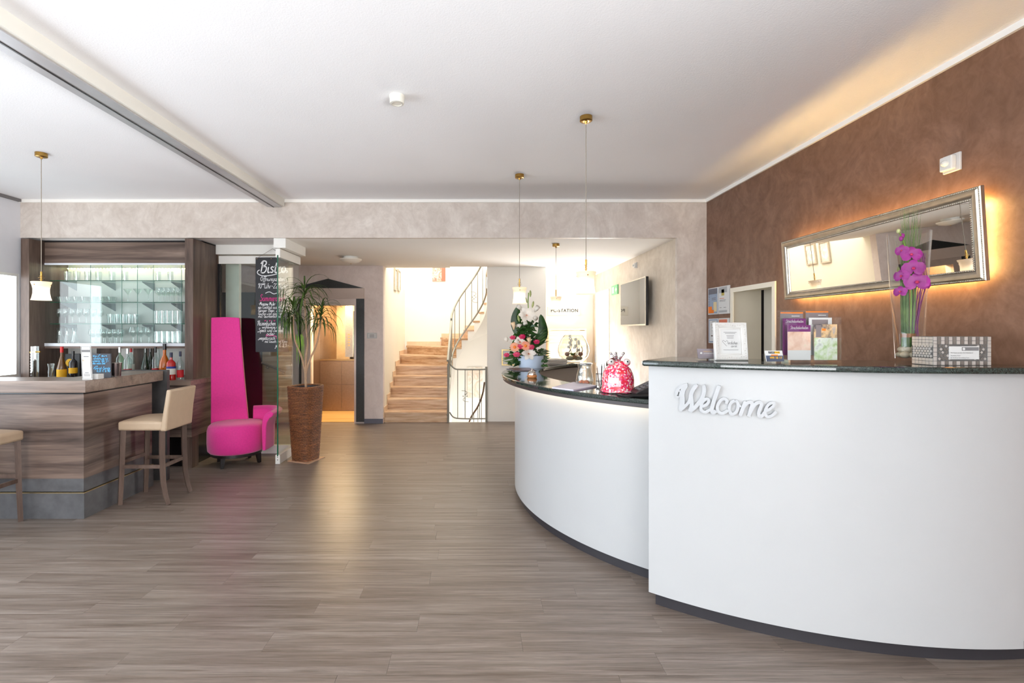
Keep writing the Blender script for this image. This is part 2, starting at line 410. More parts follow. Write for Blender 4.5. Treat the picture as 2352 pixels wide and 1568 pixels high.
MBW = wood('walnut_laminate', [(0.28, C(56, 44, 39)), (0.42, C(94, 78, 70)), (0.56, C(124, 105, 94)), (0.72, C(148, 129, 117))], (0.45, 0.45, 7), 1.5, 0.42, False, 0.45)
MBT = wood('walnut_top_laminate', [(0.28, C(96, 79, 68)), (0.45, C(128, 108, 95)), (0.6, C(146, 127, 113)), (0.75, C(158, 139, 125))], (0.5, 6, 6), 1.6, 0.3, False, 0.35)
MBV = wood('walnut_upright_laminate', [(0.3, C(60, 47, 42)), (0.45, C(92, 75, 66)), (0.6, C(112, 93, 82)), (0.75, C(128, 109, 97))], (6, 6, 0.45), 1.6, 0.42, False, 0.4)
MSL = plain('slate_tile', C(88, 88, 90), 0.45, var=0.25, vscale=9)
MSLd = plain('dark_slate_tile', C(74, 72, 72), 0.5, var=0.25, vscale=9)
MGOLD = plain('brass_trim', C(205, 180, 130), 0.3, 1.0)
MBRASS = plain('antique_brass', C(176, 138, 72), 0.28, 1.0)
MBLK = plain('black_gloss', C(20, 18, 20), 0.25)
MDK = plain('anthracite_plinth', C(48, 46, 50), 0.4)
MCW = plain('white_counter_lacquer', C(184, 185, 185), 0.32, spec=0.4, var=0.008)
MCG = plain('grey_counter_panel', C(176, 168, 160), 0.45, var=0.03)
def mk_granite():
    t = NT('green_black_granite'); v = t.coord()
    n = t.noise(v, 260, 3, 0.7); n2 = t.noise(v, 90, 3, 0.7)
    c = t.mix(0.5, t.ramp(n, [(0.38, C(14, 18, 17)), (0.55, C(40, 50, 47)), (0.7, C(120, 132, 124))]), t.ramp(n2, [(0.35, C(16, 20, 19)), (0.65, C(60, 74, 68))]))
    t.prin(c, 0.06, 0, 0.6); return t.m
MGR = mk_granite()
MGRm = plain('black_honed_granite', C(44, 46, 46), 0.45, var=0.35, vscale=120)
def mk_trav():
    t = NT('travertine'); v = t.coord((0.7, 2.5, 12)); n = t.noise(v, 2.6, 5, 0.62, 0.4); v2 = t.coord((3, 12, 60)); n2 = t.noise(v2, 1.8, 4, 0.7)
    c = t.ramp(n, [(0.28, C(156, 112, 78)), (0.45, C(202, 165, 128)), (0.6, C(222, 192, 160)), (0.75, C(234, 212, 186))])
    c = t.mix(0.4, c, t.mix(1.0, c, t.ramp(n2, [(0.35, (0.66, 0.58, 0.5, 1)), (0.6, (1.05, 1.05, 1.05, 1))]), 'MULTIPLY'))
    t.prin(c, 0.32, 0, 0.4); return t.m
MTR = mk_trav()
MTRs = plain('pale_travertine', C(226, 196, 164), 0.4, var=0.08, vscale=14)
MMET = plain('brushed_steel', C(178, 172, 166), 0.33, 1.0, var=0.1, vscale=40)
MMETw = plain('warm_steel', C(160, 138, 122), 0.4, 1.0, var=0.08, vscale=30)
MRAIL = plain('grey_painted_iron', C(160, 160, 152), 0.4, 0.6)
MRAILt = plain('brown_rail_wood', C(104, 82, 64), 0.4)
MWM = plain('white_metal', C(236, 235, 230), 0.35, var=0.01)
MWP = plain('white_plastic', C(214, 212, 207), 0.45, var=0.01)
MGP = plain('silver_plastic', C(196, 194, 192), 0.4, var=0.03)
MPAP = plain('white_paper', C(216, 216, 214), 0.8, spec=0.1, var=0.01)
MINK = plain('grey_ink', C(120, 118, 118), 0.8)
MINKb = plain('black_ink', C(40, 40, 44), 0.8)
MGL = thin_glass('clear_pane_glass', (0.93, 0.965, 0.95, 1), 1.4, 0.01)
MGLd = thin_glass('sliding_door_glass', (0.95, 0.975, 0.97, 1), 1.1, 0.01)
MGLe = plain('green_glass_edge', C(14, 92, 66), 0.15, spec=0.6)
MGLs = thin_glass('shelf_glass', (0.80, 0.90, 0.88, 1), 1.0, 0.02)
MGV = thin_glass('vessel_glass', (0.94, 0.96, 0.955, 1), 2.0, 0.09)
MGVt = thin_glass('tall_vase_glass', (0.985, 0.992, 0.99, 1), 0.8, 0.0)
MMIR = plain('mirror_silver', C(245, 245, 243), 0.01, 1.0, var=0.0)
MSIL = plain('champagne_silver', C(196, 188, 174), 0.32, 1.0, var=0.1, vscale=20)
MSKY = emit('daylight_window_glow', (0.86, 0.94, 1.0, 1), 4.5)
MSKYf = emit('daylight_front_glow', (0.9, 0.96, 1.0, 1), 0.7)
MSKYw = emit('daylight_door_glow', (1.0, 0.98, 0.94, 1), 1.5)
MLED = emit('amber_led', (1.0, 0.62, 0.22, 1), 85)
MLEDw = emit('white_led', (1.0, 0.97, 0.8, 1), 26)
MLEDy = emit('yellow_led', (1.0, 0.82, 0.32, 1), 26)
MLEDg = emit('green_led', (0.82, 1.0, 0.45, 1), 22)
MPK = plain('magenta_felt', C(226, 52, 146), 0.62, spec=0.25, var=0.05, vscale=60, bump=(400, 0.15, 0.002), sheen=0.4)
MDW = plain('black_stained_wood', C(28, 22, 22), 0.35)
MCR = plain('cream_leather', C(186, 163, 137), 0.42, var=0.03, vscale=20, bump=(180, 0.12, 0.002))
MSW = wood('taupe_beech', [(0.3, C(78, 61, 53)), (0.5, C(95, 76, 66)), (0.7, C(110, 90, 79))], (7, 7, 0.8), 2, 0.45)

# ------------------------------------------------------------------ the room
XL, XR, Y1, YF = -5.09, 2.564, 5.39, -8.0       # left wall, right wall, lintel plane, window front behind the camera
ZC, ZS = 2.95, 2.525                              # main ceiling, lower ceiling behind the lintel
YE = 7.74                                         # lift wall
XT = 2.234                                        # wall with the television
YB = 10.1                                         # far wall of the stairwell

# floor: planks laid across the room
floor = sgroup('floor')
B().box(XL - 0.3, XR + 0.5, YF - 0.2, 7.83, -0.12, -0.004).build('screed', MFD, floor); B().box(0.17, XR + 0.5, 7.83, 9.4, -0.12, -0.004).build('screed', MFD, floor)
rows, pw, pl = [], 0.15, 1.22
full = B().box(-pl / 2 + 0.0004, pl / 2 - 0.0004, -pw / 2 + 0.0004, pw / 2 - 0.0004, -0.004, 0).build('plank', MFL, floor).data
first = bpy.data.objects['plank']; used = False
y = 1.95; ri = 0
while y + pw <= 7.74 + 0.001:
    off = random.random() * pl; x = XL - off
    while x < XR:
        a, b_ = max(x, XL), min(x + pl, XR)
        if b_ - a > 0.05:
            yc = y + pw / 2
            vis = (a + b_) / 2
            if b_ - a > pl - 0.001:
                if not used: o = first; used = True
                else: o = bpy.data.objects.new('plank', full); COL.objects.link(o); o.parent = floor
                o.location = ((a + b_) / 2, yc, 0)
            else:
                o = B().box(-(b_ - a) / 2 + 0.0004, (b_ - a) / 2 - 0.0004, -pw / 2 + 0.0004, pw / 2 - 0.0004, -0.004, 0).build('plank', MFL, floor)
                o.location = ((a + b_) / 2, yc, 0)
        x += pl
    y += pw; ri += 1
rest = B()
for k in range(3): rest.box(XL, XR, YF + (1.95 - YF) / 3 * k, YF + (1.95 - YF) / 3 * (k + 1) - 0.001, -0.004, 0)
rest.box(0.16, XT, y, 7.9, -0.004, 0); rest.box(-0.45, 0.16, y, 7.84, -0.004, 0); rest.box(XL + 1, -0.45, y, 7.84, -0.004, 0); rest.box(1.13, XT, 7.9, 9.3, -0.004, 0)
tag(rest.build('plank_remainder', MFL, floor), kind='stuff')

struct(B().box(XL - 0.2, XR + 0.4, YF - 0.2, Y1 + 0.05, ZC, ZC + 0.12).build('ceiling', MC))
cs = B()
cs.box(XL, 0.17, Y1 + 0.05, YE, ZS, ZS + 0.4); cs.box(XL, -0.44, YE, 8.0, ZS, ZS + 0.3)
cs.box(-0.44, 0.17, YE, YE + 0.12, ZS, ZS + 0.3); cs.box(0.17, XT + 0.3, Y1 + 0.05, 9.4, ZS, ZS + 0.4)
struct(cs.build('ceiling_lower', mk_ceiling('white_lower_ceiling', C(248, 246, 242))))
# lintel wall with the pier beside the brown wall
wb = B(); wb.prism([(XL, ZC), (XL, ZS), (XT, ZS), (XT, 0), (XR, 0), (XR, ZC)], Y1, Y1 + 0.05, 'xz')
struct(wb.build('wall_back', MP))
wt = B(); wt.box(XT, XT + 0.3, Y1 + 0.05, 8.13, 0, ZS); wt.box(XT, XT + 0.3, 9.05, 9.4, 0, ZS); wt.box(XT, XT + 0.3, 8.13, 9.05, 2.19, ZS)
struct(wt.build('wall_television', MPt))
# brown right wall with the doorway
DY0, DY1, DZ = 4.137, 4.865, 1.917
wr = B(); wr.box(XR, XR + 0.3, 1.3, DY0, 0, ZC); wr.box(XR, XR + 0.3, YF, -3.6, 0, ZC); wr.box(XR, XR + 0.3, -3.6, 1.3, 0, 0.3); wr.box(XR, XR + 0.3, -3.6, 1.3, 2.5, ZC); wr.box(XR, XR + 0.3, DY1, Y1, 0, ZC); wr.box(XR, XR + 0.3, DY0, DY1, DZ, ZC)
struct(wr.build('wall_right', MPb))
struct(B().box(XR - 0.018, XR, YF, Y1, ZC - 0.034, ZC).build('trim_1', MW))
struct(B().box(XL, XR - 0.018, Y1 - 0.018, Y1, ZC - 0.034, ZC).build('trim_2', MW))
d2 = sgroup('door_2', (XR, DY0, 0))
fr = B(); e = 0.045
fr.box(XR - 0.012, XR + 0.0, DY0 - 0.0, DY0 + e, 0, DZ + 0.0); fr.box(XR - 0.012, XR, DY1 - e, DY1, 0, DZ); fr.box(XR - 0.012, XR, DY0 + e, DY1 - e, DZ - e, DZ)
fr.box(XR, XR + 0.29, DY0 + 0.002, DY0 + 0.02, 0, DZ - 0.002); fr.box(XR, XR + 0.29, DY0 + 0.02, DY1 - 0.02, DZ - 0.02, DZ - 0.002)
fr.build('door_frame', MWc, d2, True)
B().box(XR, XR + 0.288, DY1 - 0.02, DY1 - 0.002, 0, DZ - 0.002).build('reveal_panel', plain('warm_white_reveal', C(214, 204, 184), 0.6, var=0.02), d2, True)
B().box(XR + 0.31, XR + 0.34, DY0, DY1 - 0.028, 0, DZ).build('door_leaf', plain('warm_white_leaf', C(206, 198, 182), 0.6, var=0.02), d2, True)
B().box(XR + 0.34, XR + 0.4, DY0 - 0.1, DY1 + 0.1, 0, DZ + 0.1).build('gap_shade_panel', plain('gap_shade_panel', C(18, 24, 22), 0.6), d2, True)  # near-black panel painting the shade in the slot beside the leaf

# left wall with its window beside the bar and the side windows nearer the camera
wl = B()
wl.box(XL - 0.2, XL, 5.375, Y1 + 0.05, 0, ZC); wl.box(XL - 0.2, XL, 4.55, 5.375, 0, 0.98); wl.box(XL - 0.2, XL, 4.55, 5.375, 2.12, ZC)
wl.box(XL - 0.2, XL, 4.4, 4.55, 0, ZC); wl.box(XL - 0.2, XL, -3.35, 4.4, 0, 0.5); wl.box(XL - 0.2, XL, -3.35, 4.4, 2.55, ZC); wl.box(XL - 0.2, XL, YF, -3.35, 0, ZC)
struct(wl.build('wall_left', MGW))
struct(B().box(XL, XL + 0.03, YF, Y1 - 0.02, ZC - 0.03, ZC).build('trim_3', plain('dark_shadow_joint', C(120, 116, 116), 0.6)))
def window(name, x0, x1, y0, y1, z0, z1, axis, nb, glow, sash=0.05):
    w = sgroup(name, ((x0 + x1) / 2, (y0 + y1) / 2, z0))
    f = B()
    if axis == 'x':
        f.box(x0, x1, y0, y1, z0, z0 + sash); f.box(x0, x1, y0, y1, z1 - sash, z1)
        for k in range(nb + 1):
            yy = y0 + (y1 - y0 - sash) * k / nb; f.box(x0, x1, yy, yy + sash, z0 + sash, z1 - sash)
        f.build('window_frame', MWM, w, True)
        for k in range(nb):
            a = y0 + (y1 - y0 - sash) * k / nb + sash; c = y0 + (y1 - y0 - sash) * (k + 1) / nb
            B().box((x0 + x1) / 2 - 0.006, (x0 + x1) / 2 + 0.006, a, c, z0 + sash, z1 - sash).build('pane', glow, w, True)
    else:
        f.box(x0, x1, y0, y1, z0, z0 + sash); f.box(x0, x1, y0, y1, z1 - sash, z1)
        for k in range(nb + 1):
            xx = x0 + (x1 - x0 - sash) * k / nb; f.box(xx, xx + sash, y0, y1, z0 + sash, z1 - sash)
        f.build('window_frame', MWM, w, True)
        for k in range(nb):
            a = x0 + (x1 - x0 - sash) * k / nb + sash; c = x0 + (x1 - x0 - sash) * (k + 1) / nb
            B().box(a, c, (y0 + y1) / 2 - 0.006, (y0 + y1) / 2 + 0.006, z0 + sash, z1 - sash).build('pane', glow, w, True)
    return w
window('window_1', XL - 0.03, XL - 0.002, 4.55, 5.375, 0.98, 2.12, 'x', 1, MSKY, 0.03)
window('window_2', XL - 0.14, XL - 0.06, -3.35, 4.4, 0.5, 2.55, 'x', 5, MSKYf)
window('added_window', XR + 0.05, XR + 0.13, -3.6, 1.3, 0.3, 2.5, 'x', 3, MSKYf)  # unseen window added to go with the right-hand fill
wf = B(); wf.box(XL, -4.7, YF - 0.2, YF, 0, ZC); wf.box(2.1, XR, YF - 0.2, YF, 0, ZC); wf.box(-4.7, 2.1, YF - 0.2, YF, 0, 0.2); wf.box(-4.7, 2.1, YF - 0.2, YF, 2.65, ZC)
struct(wf.build('wall_front', MGW))
window('window_3', -4.7, 2.1, YF - 0.14, YF - 0.06, 0.2, 2.65, 'y', 5, MSKYf)

# shallow beam with the track of the sliding glass wall
bm_ = tag(B().box(-2.32, -2.137, YF, Y1 - 0.02, 2.869, ZC).build('ceiling_beam', plain('cream_beam', C(226, 222, 212), 0.5, var=0.01)), kind='structure')
B().box(-2.325, -2.165, YF, Y1 - 0.02, 2.862, 2.869).build('track_plate', plain('satin_aluminium', C(186, 184, 186), 0.3, 0.25), bm_)
B().box(-2.262, -2.252, YF, Y1 - 0.02, 2.858, 2.8625).build('track_slot', MBLK, bm_)

# lift wall, corridor behind the glass
OX0, OX1, OZ = -2.657, -1.959, 1.89
wv = B(); wv.box(-3.43, OX0, YE, YE + 0.12, 0, ZS); wv.box(OX1, -1.50, YE, YE + 0.12, 0, ZS); wv.box(OX0, OX1, YE, YE + 0.12, OZ, ZS); wv.box(-4.1, -3.43, YE, YE + 0.12, 2.1, ZS)
struct(wv.build('wall_lift', MPe))
struct(B().box(-4.2, -4.08, 5.9, YE + 0.1, 0, ZS).build('wall_corridor', plain('dark_corridor_tone', C(70, 64, 62), 0.8)))  # dark wall colour stands for the unlit space behind the glass
d3 = sgroup('door_3', (-3.75, YE, 0))
B().box(-4.08, -3.43, YE + 0.04, YE + 0.08, 0, 2.1).build('door_leaf', plain('dark_door', C(34, 32, 36), 0.35), d3, True)
B().box(-3.46, -3.43, YE + 0.02, YE + 0.1, 0, 2.1).build('door_frame', MDW, d3, True)
struct(B().box(-1.80, -1.502, YE - 0.012, YE, 0, 0.075).build('baseboard_lift', plain('blue_grey_baseboard', C(96, 96, 108), 0.5)))
pan = B().box(-3.42, -2.96, YE - 0.03, YE, 0.02, 1.23)
pan = tag(pan.build('wall_panel', wood('pale_striped_laminate', [(0.3, C(168, 150, 124)), (0.5, C(190, 173, 148)), (0.7, C(205, 190, 166))], (0.4, 6, 9), 2.4, 0.5)), 'pale striped wood wall panel behind the glass partition', 'wall panel')
hr = thing('handrail', 'sloping steel handrail on the pale panel behind the glass', 'handrail', (-3.2, YE - 0.1, 0.9))
B().tube([(-3.40, YE - 0.1, 0.98), (-3.02, YE - 0.1, 0.83)], 0.02, 10).build('rail', MMET, hr, True, True)
for xx, zz in ((-3.32, 0.945), (-3.07, 0.845)):
    B().tube([(xx, YE - 0.03, zz - 0.04), (xx, YE - 0.1, zz - 0.04), (xx, YE - 0.1, zz)], 0.008, 6).ball((xx, YE - 0.06, zz - 0.04), 0.026).build('bracket', MMET, hr, True, True)

# lift portal and cabin
lift = thing('lift', 'lift with black granite gable and columns and warm lit steel cabin', 'lift', (-2.36, YE, 0))
B().prism([(-2.96, 2.163), (-1.80, 2.163), (-2.378, 2.316)], YE - 0.02, YE, 'xz').build('gable', MGRm, lift, True)
B().box(-2.96, -1.80, YE - 0.03, YE, 1.995, 2.163).build('lintel', plain('pale_lintel', C(206, 190, 180), 0.6, var=0.02), lift, True)
for a in (-2.93, -1.925): B().box(a, a + 0.125, YE - 0.03, YE, 0.03, 1.995).build('column', MGRm, lift, True)
fb = B(); fb.box(OX0 - 0.145, OX0, YE - 0.015, YE + 0.03, 0, 1.995); fb.box(OX1, OX1 + 0.034, YE - 0.015, YE + 0.03, 0, 1.995); fb.box(OX0, OX1, YE - 0.015, YE + 0.03, OZ, 1.995)
fb.build('door_frame', plain('satin_door_frame', C(214, 196, 186), 0.35, 0.3), lift, True)
CX0, CX1, CY0, CY1 = -2.89, -1.70, YE + 0.13, 8.92
cab = B(); cab.box(CX0, CX1, CY0, CY1, -0.03, 0.0)
cab.build('cabin_floor', wood('honey_floor', [(0.3, C(186, 142, 84)), (0.7, C(222, 180, 120))], (0.4, 7, 7), 2, 0.3), lift, True)
ws = B(); ws.box(CX0 - 0.03, CX0, CY0, CY1, 0, 2.1); ws.box(CX1, CX1 + 0.03, CY0, CY1, 0, 2.1); ws.box(CX0, CX1, CY1, CY1 + 0.03, 0, 2.1); ws.box(CX0, CX1, CY0, CY1, 2.1, 2.13)
ws.build('cabin_wall', MMETw, lift, True)
for k in range(3):
    for j in range(2):
        x0 = CX0 + (CX1 - CX0) / 3 * k
        B().box(x0 + 0.004, x0 + (CX1 - CX0) / 3 - 0.004, CY1 - 0.012, CY1, 0.03 + 0.47 * j, 0.49 + 0.42 * j).build('cabin_panel', MMETw, lift, True)
B().box(CX0, CX1, CY1 - 0.02, CY1, 0.935, 0.95).build('trim_rail', MGOLD, lift, True)
B().box(CX0, CX1, CY1 - 0.006, CY1 - 0.001, 0.96, 2.08).build('cabin_mirror', plain('warm_mirror', C(220, 200, 170), 0.05, 1.0), lift, True)
B().box(-2.6, -2.0, 8.1, 8.7, 2.085, 2.1).build('cabin_lamp', emit('cabin_lamp_glow', (1.0, 0.72, 0.36, 1), 5), lift, True)
cp = B().box(-2.42, -2.28, CY1 - 0.03, CY1 - 0.006, 1.0, 2.0)
cp.build('control_panel', MMET, lift, True)
for k in range(5): B().box(-2.37, -2.33, CY1 - 0.034, CY1 - 0.03, 1.2 + 0.05 * k, 1.225 + 0.05 * k).build('button', MGOLD, lift, True)
sd = B().box(OX1 - 0.14, OX1, YE + 0.09, YE + 0.12, 0.0, OZ)
ld = bpy.data.lights.new('lift_lamp', 'AREA'); ld.size = 0.5; ld.energy = 75; ld.color = (1.0, 0.74, 0.42)
lo = bpy.data.objects.new('lift_lamp', ld); COL.objects.link(lo); lo.location = (-2.3, 8.3, 2.07)
pl_ = tag(B().box(PX(843, YE), PX(866, YE), YE - 0.008, YE, PZ(777, YE), PZ(764, YE)).build('wall_sign', MGP), 'small silver plaque on the taupe wall beside the lift', 'sign')
B().box(PX(846, YE), PX(863, YE), YE - 0.010, YE - 0.008, PZ(775, YE), PZ(766, YE)).build('plate', MPAP, pl_)
for zz in (768.5, 771, 773.5): B().box(PX(849, YE), PX(860, YE), YE - 0.0105, YE - 0.010, PZ(zz + 0.5, YE), PZ(zz - 0.5, YE)).build('print', MINK, pl_)

# stairwell walls
struct(B().box(-1.62, -1.502, YE + 0.12, YB + 0.1, -1.6, 5.0).build('wall_stair_left', MWc))
struct(B().box(-1.62, XT + 0.4, YB, YB + 0.1, -1.6, 5.0).build('wall_stair_back', MW))
ww = B(); ww.box(0.17, 1.13, 7.9, 8.0, -1.6, ZS + 0.3); ww.box(1.05, 1.13, 8.0, 9.3, 0, ZS)
struct(ww.build('wall_alcove', MW))
struct(B().box(1.05, XT + 0.3, 9.3, 9.4, 0, ZS).build('wall_alcove_back', MW))
struct(B().box(-1.62, XT, YE, YB + 0.1, 5.0, 5.1).build('ceiling_stairwell', MW))
struct(B().box(-1.5, XT, YE + 0.1, YE + 0.2, ZS + 0.3, 5.0).build('wall_stair_front', MW))
struct(B().box(1.05, 1.13, 9.4, YB, -1.6, 5.0).build('wall_stair_right', MW))
struct(B().box(-0.5, 1.1, 7.84, YB, -1.7, -1.6).build('floor_lower', MTRs))

# glazed exit door in the television wall
d1 = sgroup('door_1', (XT, 8.6, 0))
f = B(); f.box(XT - 0.015, XT + 0.06, 8.13, 8.21, 0, 2.19); f.box(XT - 0.015, XT + 0.06, 8.97, 9.05, 0, 2.19); f.box(XT - 0.015, XT + 0.06, 8.21, 8.97, 2.11, 2.19); f.box(XT - 0.0, XT + 0.05, 8.21, 8.97, 0, 0.15)
f.build('door_frame', MWM, d1, True)
B().box(XT + 0.02, XT + 0.035, 8.21, 8.97, 0.15, 2.11).build('pane', MSKYw, d1, True)
B().tube([(XT - 0.05, 8.9, 0.9), (XT - 0.05, 8.9, 1.2)], 0.014, 8).build('door_handle', MMET, d1, True)

# ------------------------------------------------------------------ the staircase
SC = (-0.14, 8.90); RI = 0.33; RS = 0.167; TD = 0.277; YS0 = 7.83; XI = SC[0] - RI; XO = -1.50
stair = thing('staircase', 'winding travertine staircase with white soffit beside the lift', 'staircase', (-1.0, YS0, 0))
def rayrect(a):                # outer end of a winder line on the stairwell walls
    dx, dy = math.cos(a), math.sin(a); ts = []
    if dx < -1e-6: ts.append((XO + 0.0 - SC[0]) / dx)
    if dx > 1e-6: ts.append((1.04 - SC[0]) / dx)
    if dy > 1e-6: ts.append((YB - SC[1]) / dy)
    t = min(t for t in ts if t > 0); return (SC[0] + dx * t, SC[1] + dy * t)
def inn(a, r=RI): return (SC[0] + r * math.cos(a), SC[1] + r * math.sin(a))
NS = 4; DA = PI / 8.5
steps = []
for k in range(1, NS + 1):
    y0 = YS0 + (k - 1) * TD; steps.append((k * RS, [(XI, y0), (XO, y0)], [(XI, y0 + TD), (XO, y0 + TD)], []))
for j in range(9):
    a0, a1 = PI - DA * j, PI - DA * (j + 1)
    if j == 0: front = [(XI, YS0 + NS * TD), (XO, YS0 + NS * TD)]
    else: front = [inn(a0), rayrect(a0)]
    corner = []
    for cx_, cy__ in ((XO, YB), (1.04, YB)):
        ac = math.atan2(cy__ - SC[1], cx_ - SC[0])
        if a1 < ac < a0: corner.append((cx_, cy__))
    steps.append(((NS + 1 + j) * RS, front, [inn(a1), rayrect(max(a1, 0.001))], corner))
for z, fr_, bk, cor in steps:
    # tread with a small nosing
    f0, f1 = Vector(fr_[0]), Vector(fr_[1]); d = (f1 - f0).normalized(); nrm = Vector((d.y, -d.x))
    if (Vector(bk[1]) - f1).dot(nrm) > 0: nrm = -nrm
    nz = nrm * 0.025
    poly = [tuple(f0 + nz), tuple(f1 + nz), tuple(f1)] + cor + [bk[1], bk[0], tuple(f0)]
    poly = [poly[0], poly[1]] + cor + [bk[1], bk[0]]
    poly = [(min(max(p_[0], XO), 1.04), min(p_[1], YB)) for p_ in poly]
    B().prism(poly, z - 0.035, z).build('tread', MTR, stair, True)
    r0, r1 = f0, f1
    B().prism([tuple(r0), tuple(r1), tuple(r1 - nrm * 0.02), tuple(r0 - nrm * 0.02)], z - RS, z - 0.0352).build('riser', MTR, stair, True)
# skirting pieces along the walls
for i, (z, fr_, bk, cor) in enumerate(steps):
    outer = [fr_[1]] + cor + [bk[1]]
    for p, q in zip(outer[:-1], outer[1:]):
        if abs(p[0] - XO) < 0.02 and abs(q[0] - XO) < 0.02 and abs(q[1] - p[1]) > 0.02:
            B().box(XO + 0.0, XO + 0.012, p[1] - 0.012, q[1], z - 0.02, z + 0.085).build('skirting', MTRs, stair, True)
            B().box(XO + 0.0, XO + 0.012, p[1] - 0.05, p[1] - 0.012, z - RS + 0.0852, z + 0.085).build('skirting', MTRs, stair, True)
        elif abs(p[1] - YB) < 0.02 and abs(q[1] - YB) < 0.02:
            B().box(p[0], q[0], YB - 0.012, YB, z - 0.02, z + 0.085).build('skirting', MTRs, stair, True)
# white body: inner stringer and smooth underside
def zs(i, t): return (i + t) * RS
sb = B(); prev = None; vs_, fs_ = [], []
for i, (z, fr_, bk, cor) in enumerate(steps):
    for q in range(5):
        t = q / 4
        if i < NS or i == NS and False:
            pi_ = (XI, fr_[0][1] + (bk[0][1] - fr_[0][1]) * t); po = (XO, pi_[1])
        else:
            j = i - NS; a = PI - DA * (j + t); pi_ = inn(a); po = rayrect(max(a, 0.001))
            if i == NS and t == 0: po = (XO, SC[1])
        if i < NS: zb = -1.6
        elif i < NS + 2: zb = -1.6 + (zs(i, t) - 0.10 + 1.6) * min(1, max(0, (i - NS + t) / 2)) ** 0.35
        else: zb = zs(i, t) - 0.10
        vs_ += [(pi_[0], pi_[1], z - 0.036), (pi_[0], pi_[1], zb), (po[0], po[1], zb)]
        k = len(vs_) - 3
        if q > 0: fs_ += [(k - 3, k, k + 1, k - 2), (k - 2, k + 1, k + 2, k - 1)]
sb.add(vs_, fs_); sb.build('stair_body', MW, stair, True, smooth=True)
# railing along the inner side
def rail_pt(s, up, r=RI + 0.0):
    """s counts steps along the inner edge"""
    if s <= NS: x_, y_ = XI, YS0 + s * TD
    else: x_, y_ = inn(PI - DA * (s - NS), r)
    return (x_, y_, s * RS + RS * 0.7 + up)
rail = thing('stair_railing', 'grey wrought iron railing curving up the travertine stairs', 'railing', (XI, YS0, 0))
B().tube([(XI, YS0 - 0.03, 0.12)] + [rail_pt(s * 0.25, 0.10) for s in range(1, 50)], 0.016, 6).build('lower_rail', MRAIL, rail, True, True)
B().tube([rail_pt(s * 0.25, 0.88) for s in range(0, 50)], 0.02, 8).build('handrail', MRAIL, rail, True, True)
B().tube([(XI + 0.01, YS0 - 0.02, 0.0), (XI + 0.01, YS0 - 0.02, 0.95)], 0.018, 8).build('newel_post', MRAIL, rail, True, True)
for k in range(1, 13):
    s = k * 1.0 - 0.4
    p, q = rail_pt(s, 0.10), rail_pt(s, 0.88)
    B().tube([p, q], 0.008, 6).build('baluster', MRAIL, rail, True, True)
def scroll(c, u, s):
    b = B(); c = Vector(c); u = Vector(u); v = Vector((0, 0, 1))
    for sx, sz in ((1, 1), (-1, -1)):
        pts = [c + u * (sx * s * math.sin(t) * (0.3 + 0.7 * t / 4.5) * 0.7) + v * (sz * s * (0.2 + t * 0.28) ) - v * (sz * s * 0.25 * (t > 3.2) * (t - 3.2)) for t in [i * 0.35 for i in range(14)]]
        b.tube(pts, 0.005, 5)
    for a in range(4): b.ball(c + u * (0.03 * math.cos(a * PI / 2)) + v * (0.03 * math.sin(a * PI / 2)), 0.012, 6, 4)
    return b
scroll(rail_pt(9.0, 0.5), (1, 0, 0), 0.09).build('scroll_ornament', MRAIL, rail, True, True)
guard = thing('stair_guard', 'low grey iron guard rail around the downward stair opening', 'railing', (-0.16, 7.86, 0))
GX0, GX1, GY = -0.44, 0.155, 7.86
B().tube(catmull([(GX0, GY, 0.95), (GX0 + 0.08, GY, 0.87), (GX0 + 0.2, GY, 0.855), (GX1 - 0.05, GY, 0.855), (GX1, GY, 0.87)], 4), 0.014, 6).build('top_rail', MRAIL, guard, True, True)
B().tube(catmull([(GX0, GY, 0.16), (GX0 + 0.06, GY, 0.08), (GX0 + 0.2, GY, 0.055), (GX1, GY, 0.055)], 4), 0.012, 6).build('bottom_rail', MRAIL, guard, True, True)
for xx in (-0.31, -0.19, -0.07, 0.045): B().tube([(xx, GY, 0.055), (xx, GY, 0.855)], 0.007, 6).build('baluster', MRAIL, guard, True, True)
B().tube([(GX1, GY, 0.0), (GX1, GY, 0.9)], 0.018, 8).build('post', MRAIL, guard, True, True)
scroll((-0.19, GY - 0.004, 0.42), (1, 0, 0), 0.08).build('scroll_ornament', MRAIL, guard, True, True)
dn = thing('lower_stair_rail', 'curved iron rail of the stair going down behind the guard', 'railing', (0.05, 8.2, 0))
B().tube(catmull([(0.13, 8.1, 0.62), (0.10, 8.15, 0.42), (0.02, 8.2, 0.2), (-0.1, 8.25, 0.0), (-0.16, 8.3, -0.2)], 5), 0.016, 6).build('handrail', MRAILt, dn, True, True)
for xx, zz in ((0.08, 0.36), (0.02, 0.2), (-0.05, 0.07)): B().tube([(xx, 8.2, -0.6), (xx, 8.2, zz)], 0.007, 6).build('baluster', MRAIL, dn, True, True)
tag(B().box(-0.455, 0.16, 7.84, 7.86, -1.6, 0.0).build('stair_edge', MW), 'white edge of the stair opening', 'trim', kind='structure')

